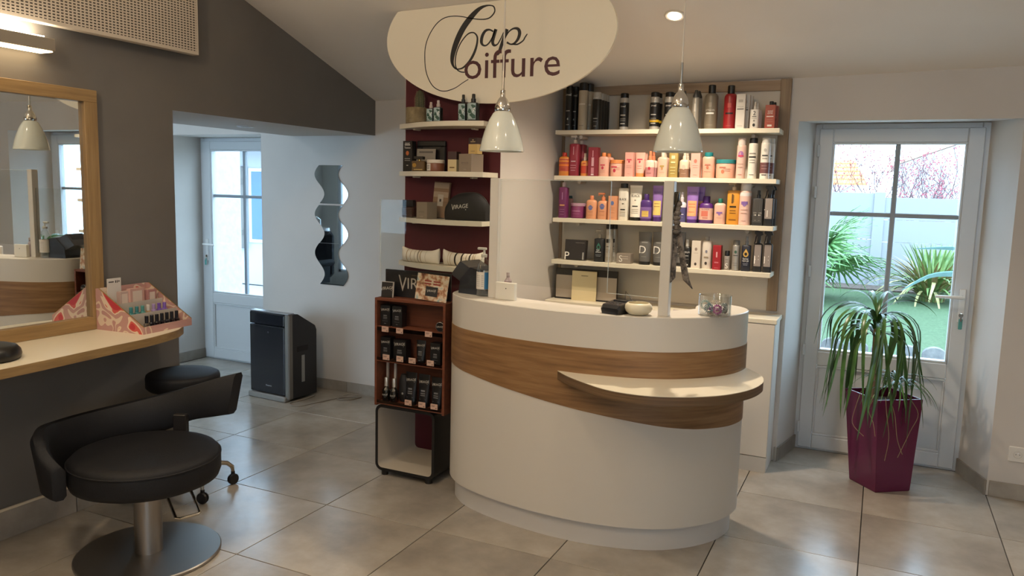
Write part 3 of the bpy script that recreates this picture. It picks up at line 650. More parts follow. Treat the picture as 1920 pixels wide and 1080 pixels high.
fr = thing('scent_bottle', 'tiny lilac scent bottle behind the square white sign block', 'bottle', on(-1.615, 3.395))
obj('bottle_body', MB().lathe([(.016, 0), (.018, .01), (.018, .085), (.008, .1), (.008, .11)], 16), M('a89498', .2, name='lilac_glass', alpha=.7), fr)
obj('bottle_cap', MB().lathe([(.009, .11), (.009, .125)], 12), M('b8a8a8', .3, name='cap'), fr)
tm = thing('card_terminal', 'black card payment terminal lying left of the cream bowl', 'payment terminal', on(-1.02, 3.262), math.radians(-14))
mb = MB(); mb.loft([[(x*k, y, z) for x, z in ((-.045, 0), (.045, 0), (.052, .02), (.042, .02+hh), (-.042, .02+hh), (-.052, .02))] for k, y, hh in ((.85, -.062, .006), (1, -.05, .02), (1, .05, .032), (.95, .066, .022))])
tb_ = obj('terminal_body', mb, M('131214', .32, name='black_gloss_plastic'), tm)
mb = MB()
for i in range(3):
    for j in range(3): mb.box(-.03+.02*i, -.016+.02*i, -.042+.016*j, -.032+.016*j, .036+.002*j, .0425+.0025*j, .001)
obj('keypad', mb, M('3a3634', .4, name='keys'), tm)
obj('screen', MB().box(-.03, .03, .014, .048, .048, .0525, .001), M('2a2c30', .1, name='dark_screen'), tm)
obj('paper_slot', MB().box(-.034, .034, .05, .062, .044, .05, .001), M('6a6660', .4, name='slot'), tm)
bw = thing('ceramic_bowl', 'cream ceramic bowl with narrow mouth next to the right white post', 'bowl', on(-.925, 3.262))
obj('bowl_body', MB().lathe([(.028, 0), (.042, .004), (.055, .016), (.060, .03), (.056, .044), (.047, .052), (.044, .052), (.050, .043), (.054, .03), (.05, .017), (.035, .008), (.001, .007)], 36), M('d8cfb4', .4, name='cream_ceramic'), bw, angle=70)
# scarf clipped on the right post
sc = thing('hair_scarf', 'dark patterned hair scarf with two tails clipped to the right white post', 'scarf', (-.80, 3.30, 1.05))
SCF = noisy('scarf_cloth', '3a3531', '7c7268', 38, 3, .7, lo=.42, hi=.6)
def tail(x0, dx, z1, z0, w0, w1, ph, point):
    loops = []; N = 14
    for i in range(N+1):
        t_ = i/N; z = z1+(z0-z1)*t_; wv = w0+(w1-w0)*min(1, t_*1.4); x = x0+dx*t_
        if t_ > .86: wv *= (1-t_)/.14*.9+.1; x += point*(t_-.86)*.2
        fy = .006*math.sin(ph+t_*5)
        loops.append([(x-wv/2, fy-.002, z), (x, fy-.007+.003*math.sin(ph*2+t_*7), z), (x+wv/2, fy-.002, z), (x+wv/2, fy+.001, z), (x, fy-.004, z), (x-wv/2, fy+.001, z)])
    return MB().loft(loops)
obj('tail', tail(.006, .0, .37, .135, .022, .030, 0, -.5), SCF, sc, angle=50); obj('tail', tail(.022, .052, .37, .125, .022, .028, 2, .7), SCF, sc, angle=50)
mb = MB()
for i in range(7):
    z = .36+.02*i; mb.lathe([(.008, z-.012), (.017+.004*math.sin(i*2.1), z-.004), (.018+.003*math.cos(i*1.7), z+.006), (.008, z+.014)], 12, .014+.003*math.sin(i*1.3), -.004, dy=.6)
obj('gathered_knot', mb, SCF, sc, angle=60)
obj('clip', MB().box(-.002, .02, -.012, .004, .475, .53, .004).tube([(.0, -.012, .44), (.012, -.018, .49), (.018, -.012, .53)], .004, 6), M('4a4640', .25, .8, name='clip_metal'), sc)
# glass jar of spiral hair ties
jr = thing('glass_jar', 'low round glass jar holding spiral hair ties on the right of the counter', 'jar', on(-.634, 3.44))
obj('jar_glass', MB().lathe([(.066, 0), (.070, .004), (.070, .086), (.072, .089), (.0675, .089), (.0665, .085), (.0665, .008), (.001, .008)], 40), JARGL, jr, angle=60)
tie_cols = [('6f9c98', 'teal grey'), ('3f7484', 'dark teal'), ('5f2a88', 'deep purple'), ('a83a92', 'magenta'), ('b0a088', 'beige'), ('86246c', 'plum'), ('7a8a86', 'pale grey green'), ('2e2a3a', 'near black'), ('b06a9c', 'pink mauve'), ('c0b4a0', 'cream')]
tie_pos = [(-.045, -.02, .05, 'v', 20), (-.022, -.035, .036, 'v', -10), (-.028, .02, .03, 'h', 0), (.02, -.035, .034, 'v', 5), (.005, -.015, .02, 'h', 0), (.03, .01, .022, 'h', 0), (.045, -.012, .04, 'v', 50), (.05, .02, .036, 'v', 80), (-.005, .03, .026, 'h', 0), (0, .02, .058, 'h', 8)]
for (cc, nm), (px, py, pz, od, ang) in zip(tie_cols, tie_pos):
    t = tag(obj('spiral_hair_tie', (lambda: MB().tube([((.017+.0045*math.cos(14*a))*math.cos(a), (.017+.0045*math.cos(14*a))*math.sin(a), .0045*math.sin(14*a)) for a in [2*PI*i/126 for i in range(126)]], .0021, 5, ring=True))(), M(cc, .3, name='tie_plastic')), nm+' spiral hair tie in the glass jar', 'hair tie', 'spiral hair ties in the jar')
    t.location = (-.634+px*.85, 3.44+py*.85, 1.05+pz-.004); t.rotation_euler = (PI/2 if od == 'v' else math.radians(ang), 0, math.radians(ang))

# ------------------------------------------------------------------ styling chair
cx, cy = -2.71, 2.215
chr_ = thing('styling_chair', 'black leather styling chair with ribbon backrest and round steel base', 'chair', (cx, cy, 0))
obj('base_disc', MB().lathe([(.283, 0), (.288, .003), (.288, .012), (.284, .016), (.05, .017)], 64), STEEL, chr_)
obj('column', MB().lathe([(.055, .0165), (.055, .27), (.045, .275), (.045, .325)], 32), STEEL, chr_)
obj('seat_plate', MB().box(-.15, .15, -.15, .15, .314, .330, .004), BLK, chr_)
obj('seat', MB().lathe([(.20, .325), (.265, .33), (.287, .340), (.295, .362), (.295, .415), (.290, .437), (.278, .452), (.24, .460), (.12, .464), (.001, .465)], 56), LEATHER, chr_, angle=70)
obj('seat_piping', MB().tube([(.2935*math.cos(a), .2935*math.sin(a), .430) for a in [2*PI*i/56 for i in range(56)]], .004, 6, ring=True), LEATHER, chr_)
def back_loop(deg, r, z0, z1, th, lean):
    a = math.radians(deg); c_, s_ = math.cos(a), math.sin(a); rr = th/2; pts = []
    for (u, zz) in ((-rr, z0+rr*.6), (-rr*.5, z0), (rr*.5, z0), (rr, z0+rr*.6), (rr, z1-rr*.7), (rr*.55, z1), (-rr*.55, z1), (-rr, z1-rr*.7)):
        R_ = r+u+lean*(zz-z0)/max(.05, (z1-z0)); pts.append((R_*c_, R_*s_, zz))
    return pts
# degrees from +x, ribbon from front-left round the wall side to the right
K1 = [(252, .330, .325, .455, .05, .0), (244, .345, .325, .505, .055, .02), (234, .352, .33, .553, .06, .03), (220, .352, .345, .572, .06, .03), (200, .345, .37, .562, .06, .03), (175, .335, .37, .560, .06, .03), (150, .330, .40, .573, .06, .03), (125, .335, .44, .602, .055, .03), (105, .350, .485, .642, .052, .035), (92, .380, .50, .674, .05, .04), (82, .425, .512, .698, .048, .045)]
def resample(K, k=4):
    out = []
    for i in range(len(K)-1):
        a0, a1, a2, a3 = K[max(i-1, 0)], K[i], K[i+1], K[min(i+2, len(K)-1)]
        for j in range(k):
            t_ = j/k; out.append(tuple(.5*(2*q+(r_-p)*t_+(2*p-5*q+4*r_-s_)*t_*t_+(3*q-p-3*r_+s_)*t_**3) for p, q, r_, s_ in zip(a0, a1, a2, a3)))
    return out+[K[-1]]
BACKK = resample(K1)
obj('backrest', MB().loft([back_loop(*k) for k in BACKK]), LEATHER, chr_, angle=50)
K2 = [(175, .385, .42, .515, .05, .02), (150, .40, .43, .545, .055, .02), (125, .405, .46, .588, .055, .02), (105, .405, .50, .637, .05, .03), (92, .412, .51, .670, .045, .035), (84, .432, .52, .693, .04, .04)]
obj('back_cushion', MB().loft([back_loop(*k) for k in resample(K2)]), LEATHER, chr_, angle=50)
a = math.radians(112)
obj('back_support', MB().box(-.03, .03, -.018, .018, .40, .52, .004).xform(Matrix.Translation((.31*math.cos(a), .31*math.sin(a), 0)) @ Matrix.Rotation(a+PI/2, 4, 'Z')), BLK, chr_)
fb = lambda x, y, z: (x-cx, y-cy, z)
obj('foot_bar', MB().tube([fb(-2.76, 2.28, .335), fb(-2.70, 2.27, .32), fb(-2.50, 2.175, .215), fb(-2.485, 2.185, .213), fb(-2.455, 2.25, .215), fb(-2.46, 2.262, .216), fb(-2.66, 2.36, .32), fb(-2.72, 2.35, .335)], .0065, 8), CHROME, chr_)

# stool with castors
sx, sy = -3.132, 2.795
st = thing('rolling_stool', 'round black leather stool on chrome castor base behind the styling chair', 'stool', (sx, sy, 0))
obj('seat', MB().lathe([(.12, .535), (.165, .54), (.175, .552), (.176, .598), (.172, .611), (.158, .618), (.08, .621), (.001, .621)], 44), LEATHER, st, angle=70)
obj('gas_lift', MB().lathe([(.03, .12), (.03, .3), (.018, .305), (.018, .535)], 18), CHROME, st)
obj('hub', MB().lathe([(.045, .09), (.045, .15), (.03, .165)], 18), CHROME, st)
for i in range(5):
    a = math.radians(-23+72*i); c_, s_ = math.cos(a), math.sin(a)
    lg = obj('leg', MB().tube([(c_*.03, s_*.03, .125), (c_*.12, s_*.12, .13), (c_*.2, s_*.2, .118), (c_*.225, s_*.225, .095), (c_*.228, s_*.228, .07)], [.016, .014, .012, .011, .008], 8), M('b4ac9c', .2, 1, name='polished_alloy'), st)
    rm = Matrix.Translation((c_*.228, s_*.228, .029)) @ Matrix.Rotation(a+.6, 4, 'Z') @ Matrix.Rotation(PI/2, 4, 'X')
    mb = MB().lathe([(.012, -.016), (.026, -.014), (.029, -.008), (.029, -.003), (.012, -.002), (.012, .002), (.029, .003), (.029, .008), (.026, .014), (.012, .016)], 16).xform(rm)
    mb.box(c_*.228-.008, c_*.228+.008, s_*.228-.008, s_*.228+.008, .035, .072, .002)
    obj('castor', mb, BLK, lg)

# air purifier
ap = thing('air_purifier', 'tall dark air purifier with grey side strip standing by the back wall', 'air purifier', (-3.975, 4.325, 0), math.radians(-4))
NAVY = M('12141c', .18, name='dark_gloss_front', coat=.4); DKG = M('1b1c20', .4, name='dark_housing')
mb = MB(); prof = [(.03, .02), (.29, .02), (.29, .50), (.275, .535), (.10, .638), (.03, .645)]
mb.loft([[(-.175, y, z) for y, z in prof], [(.19, y, z) for y, z in prof]]); obj('housing', mb, DKG, ap, smooth=False)
obj('front_panel', MB().box(-.19, .155, -.004, .03, .045, .548, .006), NAVY, ap)
obj('top_panel', MB().box(-.19, .155, -.004, .03, .552, .640, .006), NAVY, ap)
obj('side_strip', MB().box(.156, .20, -.002, .045, .02, .645, .008), M('7a7670', .35, .5, name='grey_strip'), ap)
obj('top_edge', MB().box(-.19, .2, -.002, .06, .641, .651, .004), M('8a8c90', .3, .5, name='silver_edge'), ap)
obj('foot_rail', MB().box(-.2, .175, -.022, .04, .0, .042, .008), M('8a8680', .4, .4, name='silver_foot'), ap)
obj('indicator', MB().lathe([(.006, 0), (.006, .001)], 12).xform(Matrix.Translation((-.0, -.0045, .50)) @ Matrix.Rotation(PI/2, 4, 'X')), M('3a3a40', .3, name='sensor'), ap)
mb = MB(); put_text(mb, 'Panasonic', lambda u, z: (u, -.0052, z), .010, 0.0, .105)
obj('lettering', mb, M('b8b8b8', .4, name='silver_print'), ap, smooth=False)
obj('handle_recess', MB().box(.189, .192, .09, .20, .36, .40, .001), M('0a0a0c', .6, name='recess'), ap)
obj('water_gauge', MB().box(.189, .193, .135, .165, .13, .33, .001), M('8a8a88', .3, name='gauge'), ap)
cord = [(-3.745, 4.55, .008), (-3.74, 4.42, .006), (-3.77, 4.33, .005), (-3.73, 4.27, .005), (-3.66, 4.27, .005), (-3.62, 4.38, .005), (-3.58, 4.52, .005), (-3.54, 4.62, .005), (-3.47, 4.68, .005), (-3.43, 4.70, .005), (-3.46, 4.60, .005), (-3.54, 4.56, .006), (-3.53, 4.63, .009), (-3.44, 4.73, .009), (-3.36, 4.745, .007), (-3.31, 4.745, .008)]
cp = cr_open([Vector(p) for p in cord], 5)
tag(obj('power_cord', MB().tube([(p.x, p.y, p.z) for p in cp], .0045, 6), M('8a8278', .5, name='grey_cord')), 'thin grey power cord looping on the tiles beside the air purifier', 'cord')
pl = bpy.data.objects['power_cord']
obj('plug', MB().lathe([(.012, 0), (.018, .008), (.018, .03), (.012, .04)], 14).xform(Matrix.Translation((-3.31, 4.745, .018)) @ Matrix.Rotation(PI/2, 4, 'Y')), M('c8c0b4', .4, name='white_plug'), pl)

# wavy mirrors on the back wall
base = (-3.775, YB, 0)
wm_lab = ['topmost of the three wavy wall mirrors', 'middle one of the three wavy wall mirrors', 'lowest of the three wavy wall mirrors']
for i, zc in enumerate((1.577, 1.278, .975)):
    h_ = .286 if i < 2 else .315
    L = []; Rr = []
    for k in range(25):
        t_ = k/24; z = h_/2-h_*t_; s_ = .046*math.sin(2*PI*t_*.98+.1)
        L.append((-.105-s_+.012, z)); Rr.append((.105-s_+.012+.01, z))
    poly = L+Rr[::-1]
    t = thing('wavy_mirror', wm_lab[i]+' beside the passage', 'mirror', (-3.78, YB, zc-.0), group='wavy wall mirrors')
    mb = MB(); mb.loft([[(x, -.004, z) for x, z in poly], [(x, -.007, z) for x, z in poly]]); obj('glass', mb, M('b8c0c4', .02, 1., name='tinted_mirror'), t, smooth=False)
    mb = MB(); mb.loft([[(x*.98, -.001, z*.99) for x, z in poly], [(x*.98, -.004, z*.99) for x, z in poly]]); obj('backing', mb, M('3a3a3c', .6, name='mirror_back'), t, smooth=False)
# ------------------------------------------------------------------ wall shelf unit and low cabinet
su = thing('shelf_unit', 'oak framed beige wall panel behind the four product shelves', 'wall panel', (-1.23, YB, 0))
sx0, sx1 = -1.945+1.23, -.522+1.23
obj('back_panel', MB().box(sx0+.05, sx1-.05, -.012, -.001, .905, 2.18), M('c6bdae', .6, name='beige_panel'), su, smooth=False)
obj('frame_post', MB().box(sx1-.058, sx1, -.026, -.001, .905, 2.235, .001), OAKGZ, su)
obj('frame_post', MB().box(sx0, sx0+.058, -.026, -.001, .905, 2.22, .001), OAKGZ, su)
obj('frame_rail', MB().box(sx0+.058, sx1-.058, -.026, -.001, 2.17, 2.228, .001), OAKGX, su)
SHZ = (1.945, 1.667, 1.405, 1.142)
for i, z in enumerate(SHZ):
    ws = thing('product_shelf', ['topmost', 'second from the top', 'third from the top', 'lowest'][i]+' of the four long cream product shelves on the wall', 'shelf', (-1.23, YB, z), group='product shelves on the oak framed unit')
    obj('board', MB().box(-1.875+1.23, -.548+1.23, 4.572-YB, -.0125, -.026, 0, .0015), CREAMLAM, ws)
    for xb in (-1.74, -1.17, -.70):
        obj('shelf_bracket', MB().lathe([(.012, 0), (.012, .10)], 12).xform(Matrix.Translation((xb+1.23, 4.66-YB, -.037)) @ Matrix.Rotation(-PI/2, 4, 'X')), M('d0c8ba', .4, name='bracket_white'), ws)
cb = thing('low_cabinet', 'low white cabinet standing under the product shelves behind the counter', 'cabinet', (-1.19, 4.66, 0))
obj('carcass', MB().box(-.70, .692, -.112, .122, .0, .862, .001), M('d8d2c8', .4, name='cabinet_white'), cb)
obj('worktop', MB().box(-.704, .70, -.13, .122, .862, .888, .002), CREAMLAM, cb)
for i in range(3):
    obj('door', MB().box(-.70+.4647*i, -.70+.4647*(i+1)-.003, -.128, -.1125, .092, .858, .0015), M('d2cabd', .4, name='door_white'), cb)
obj('kick_board', MB().box(-.70, .690, -.127, -.1125, 0, .088), M('c0bab0', .5, name='kick_grey'), cb, smooth=False)
mo = thing('desk_monitor', 'flat screen seen from behind with black top strip, standing on the low cabinet', 'monitor', (-1.668, 4.665, .888))
obj('monitor_body', MB().box(-.205, .205, -.008, .012, .002, .195, .002), M('1b1a1b', .4, name='monitor_black'), mo)
obj('grey_cover', MB().box(-.203, .203, -.011, -.0085, .008, .153, .001), M('a59a8c', .5, name='grey_panel'), mo)
obj('base_strip', MB().box(-.207, .207, -.02, .02, 0, .007, .001), M('1b1a1b', .4, name='monitor_black'), mo)
fo = thing('cream_folder', 'cream coloured folder leaning on the grey screen behind the counter', 'folder', (-1.672, 4.632, .888))
obj('cover', MB().box(-.082, .082, -.004, .004, 0, .187, .001).xform(Matrix.Rotation(-.03, 4, 'X')), M('cdbf98', .5, name='cream_card'), fo)
obj('title_print', MB().box(-.02, .025, -.0046, -.0041, .155, .159).xform(Matrix.Rotation(-.03, 4, 'X')), M('6a6050', .5, name='print'), fo, smooth=False)
dk = thing('desk_tray', 'flat black tray with loose cables on the low cabinet beside the screen', 'tray', (-1.40, 4.63, .888))
obj('tray', MB().box(-.05, .06, -.06, .06, 0, .02, .004), BLK, dk)
obj('cable', MB().tube([(.0, 0, .02), (.0, .01, .08), (.03, .0, .05), (.06, -.02, .02), (.12, .0, .006), (.16, .02, .004)], .0025, 6), M('2a2a2a', .5, name='cable_black'), dk)
dc = thing('desk_chair', 'grey desk chair whose rounded back just rises above the counter edge', 'chair', (-.93, 4.0, 0))
obj('back_pad', MB().box(-.035, .035, -.02, .02, .62, .975, .018), M('8a8088', .6, name='grey_fabric'), dc)
obj('seat_pad', MB().box(-.2, .2, -.42+.2, .2, .44, .50, .03), M('8a8088', .6, name='grey_fabric'), dc)
obj('gas_lift', MB().lathe([(.025, .08), (.025, .44)], 14), CHROME, dc)
obj('foot', MB().lathe([(.24, 0), (.24, .02), (.05, .08)], 28), BLK, dc)
obj('back_bar', MB().box(-.02, .02, .01, .03, .45, .70, .005), BLK, dc)

# ------------------------------------------------------------------ product builder
def hx(c): return M('#'+c if not c.startswith('#') else c, .38, name='plastic')
INK = {}
def ink(c):
    if c not in INK: INK[c] = M(c, .5, name='print')
    return INK[c]
def build_prints(root, P, place, hw, h):
    byc = {}
    for t in P.get('t', ()):
        kind = t[0]
        if kind == 'b': zc, hh, ww, col = t[1:5]; off = t[5] if len(t) > 5 else 0
        elif kind in ('dot', 'drop'): zc, hh, ww, col = t[1:5]; off = t[5] if len(t) > 5 else 0
        else: zc, hh, col = t[1:4]; off = t[4] if len(t) > 4 else 0
        mb = byc.setdefault(col, MB()); lift = len(mb.v)*0
        if kind == 'b':
            n = 5; V = []
            for k in range(n+1):
                u = hw*(off*1.0 + ww*(-1+2*k/n)); V += [place(u, h*(zc-hh/2)), place(u, h*(zc+hh/2))]
            mb.add(V, [(2*k, 2*k+2, 2*k+3, 2*k+1) for k in range(n)])
        elif kind in ('dot', 'drop'):
            V = []; n = 14
            ru = h*hh/2 if hh*h/2 < hw*.9 else hw*.9
            for k in range(n):
                a = 2*PI*k/n; x, z = math.cos(a), math.sin(a)
                if kind == 'drop' and z > 0: x *= (1-z)**.7; z *= 1.5
                V.append(place(hw*off+ru*x*.8, h*zc+ru*z))
            mb.add(V, [tuple(range(n))])
            if kind == 'drop':
                m2 = byc.setdefault('181818', MB()); m2.add([place(hw*off+ru*.42*math.cos(2*PI*k/10), h*zc-ru*.1+ru*.5*math.sin(2*PI*k/10), .0004) for k in range(10)], [tuple(range(10))])
        else:
            put_text(mb, kind, place, h*hh, hw*off, h*zc, hw*1.5)
    for i, (c_, mb) in enumerate(byc.items()): obj('printed_text', mb, ink(c_), root, smooth=False)
def make_item(kind, name, label, cat, loc, w_, h, P, group=None):
    root = thing(name, label, cat, loc, group=group); r = w_/2
    body, cap = hx(P['body']), hx(P.get('cap', P['body']))
    capc = P.get('cap', '')
    if kind == 'can':
        hb = h*(1-P['capf']); cr = P.get('cr', .88); s_ = h*P.get('sh', .0)
        prof = [(r*.9, 0), (r, h*.012), (r, hb-s_-.001)]
        if s_:
            for k in range(1, 6): a = k/5*PI/2; prof.append((r*(cr+(1-cr)*math.cos(a)), hb-s_+s_*math.sin(a)))
        else: prof.append((r*.98, hb))
        obj('body', MB().lathe(prof, 24), M(P['body'], .3 if P['body'] != '181818' else .35, .35 if P['body'] in ('b4b0a8', 'a09a8e', 'aaa398', 'a09c94') else 0., name='can_paint'), root)
        if P.get('coned'): pc = [(r*.92, hb), (r*.9, hb+.01), (r*.5, h-.012), (r*.42, h-.002), (r*.3, h)]
        else: pc = [(r*cr, hb+.0005), (r*cr, h-.004), (r*cr*.86, h)]
        obj('cap', MB().lathe(pc, 20), cap, root)
        for k, (z0, z1, c_) in enumerate(P.get('w', ())):
            e_ = .0004+.0003*k; obj('label_band', MB().lathe([(r+e_, h*z0), (r+e_, h*z1)], 24, cap0=False, cap1=False), hx(c_), root)
        e2 = .0014
        build_prints(root, P, lambda u, z, e=0: ((r+e2+e)*math.sin(u/r), -(r+e2+e)*math.cos(u/r), z), r, h)
    elif kind in ('bottle',):
        hb = h*(1-P['capf']); s_ = h*P.get('sh', .1); nr = r*P.get('nr', .42); d = P.get('d', .7); sq = 6. if P.get('sq') else 2.6
        if not P.get('sq') and d == .7 and w_ < .04: sq = 0
        rs = r*.985 if sq == 6. else r
        prof = [(rs*.93, 0), (rs, h*.02), (rs, hb-s_)]
        for k in range(1, 6): a = k/5*PI/2; prof.append((nr+(rs-nr)*math.cos(a), hb-s_+s_*math.sin(a)*.94))
        prof.append((nr, hb))
        k_ = 2**(1/sq) if sq else 1
        prof = [(a/ (1. if True else k_), z) for a, z in prof]
        n = 24
        obj('body', MB().lathe(prof, n, dy=d, sq=sq), body, root, angle=40)
        ck = P.get('capk', 'cyl'); cr = r*P.get('cr', .42)
        if ck == 'cyl':
            obj('cap', MB().lathe([(cr, hb-.001), (cr*1.02, hb+.002), (cr*.98, h-.003), (cr*.85, h)], 18, dy=min(1, d*1.25) if cr > r*.5 else 1), cap, root)
        elif ck == 'pump':
            q = h-hb; c2 = max(.008, nr*.9)
            obj('pump_collar', MB().lathe([(c2, hb-.001), (c2, hb+q*.42), (c2*.55, hb+q*.46), (c2*.3, hb+q*.5), (c2*.3, hb+q*.75)], 14), cap, root)
            obj('pump_head', MB().box(-r*.95, c2*.8, -c2*.55, c2*.55, hb+q*.75, h, .003).box(-r*.98, -r*.75, -c2*.4, c2*.4, hb+q*.6, hb+q*.76, .002), cap, root)
        elif ck == 'spray':
            q = h-hb; c2 = max(.0075, nr*1.02)
            obj('spray_collar', MB().lathe([(c2, hb-.001), (c2, hb+q*.4), (c2*.8, hb+q*.45)], 14), cap, root)
            sh_ = obj('spray_head', MB().lathe([(c2*.72, hb+q*.45), (c2*.72, h-.004), (c2*.6, h)], 14).box(-.003, .003, -c2*.9, -c2*.6, hb+q*.6, hb+q*.75), cap, root)
        elif ck == 'trigger':
            q = h-hb; c2 = nr
            obj('neck_collar', MB().lathe([(c2, hb-.001), (c2, hb+q*.25)], 14), cap, root)
            prof2 = [(-r*1.0, .78), (-r*.9, .98), (-.3*r, 1.), (r*.7, .92), (r*.98, .66), (r*.5, .6), (r*.45, .24), (-r*.35, .24), (-r*.3, .62), (-r*.8, .7)]
            obj('spray_head', MB().loft([[(x, -r*.28, hb+q*z) for x, z in prof2], [(x, r*.28, hb+q*z) for x, z in prof2]]), cap, root, smooth=False)
            obj('trigger', MB().tube([(-r*.35, 0, hb+q*.66), (-r*.62, 0, hb+q*.5), (-r*.72, 0, hb+q*.2), (-r*.95, 0, hb-q*.08)], [.004, .004, .0035, .003], 6), M('2a2a30', .3, name='trigger_plastic'), root)
        def surf(e):
            def place(u, z, ex=0):
                x = max(-.96*r, min(.96*r, u)); k = abs(x)/rs
                ex2 = sq if sq else 2
                yy = rs*d*max(.02, (1-min(.999, k)**ex2))**(1/ex2)
                return (x, -(yy+e+ex), z)
            return place
        for k, (z0, z1, c_) in enumerate(P.get('w', ())):
            e_ = 1.012+.01*k; obj('label_band', MB().lathe([(rs*e_, h*z0), (rs*e_, h*z1)], n, dy=d*1.01, sq=sq, cap0=False, cap1=False), hx(c_), root, angle=40)
        build_prints(root, P, surf(.0018), r*.95, h)
    elif kind == 'box':
        d = P.get('d', .045); hb = h*(.86 if P.get('cap') else 1)
        obj('carton', MB().box(-r, r, -d/2, d/2, 0, hb, .0008), body, root)
        if P.get('cap'): obj('cap', MB().lathe([(r*.42, hb), (r*.42, h-.002), (r*.36, h)], 14, cx=.002), cap, root)
        build_prints(root, P, lambda u, z, e=0: (u, -d/2-.0006-e, z), r, hb)
    elif kind == 'jar':
        hb = h*(1-P['capf'])
        obj('body', MB().lathe([(r*.86, 0), (r*.95, .003), (r*.985, h*.12), (r*.985, hb-.008), (r*.93, hb)], 32), body, root)
        obj('lid', MB().lathe([(r, hb-.001), (r, h-.003), (r*.96, h)], 32), cap, root)
        build_prints(root, P, lambda u, z, e=0: ((r+.0004)*math.sin(u/r), -(r+.0004)*math.cos(u/r), z), r, h)
    elif kind == 'tube':
        zc = h*P['capf']; d0 = r*.62; N = 9; loops = []
        def half(z): 
            t_ = (z-zc)/(h-zc); return max(.0022, d0*max(0,1-t_)**.75), r*(.84+.16*t_)
        for k in range(N+1):
            z = zc+(h-zc)*k/N; dd_, ww = half(z)
            loops.append([(ww*math.cos(2*PI*i/22), dd_*math.sin(2*PI*i/22), z) for i in range(22)])
        obj('body', MB().loft(loops), body, root, angle=50)
        obj('cap', MB().lathe([(r*.80, 0), (r*.82, .002), (r*.80, zc)], 22, dy=.74), cap, root)
        def pt(u, z, e=0):
            dd_, ww = half(max(z, zc)); return (u, -dd_*math.sqrt(max(.02, 1-(u/ww)**2))-.0012-e, z)
        build_prints(root, P, pt, r*.9, h)
    return root
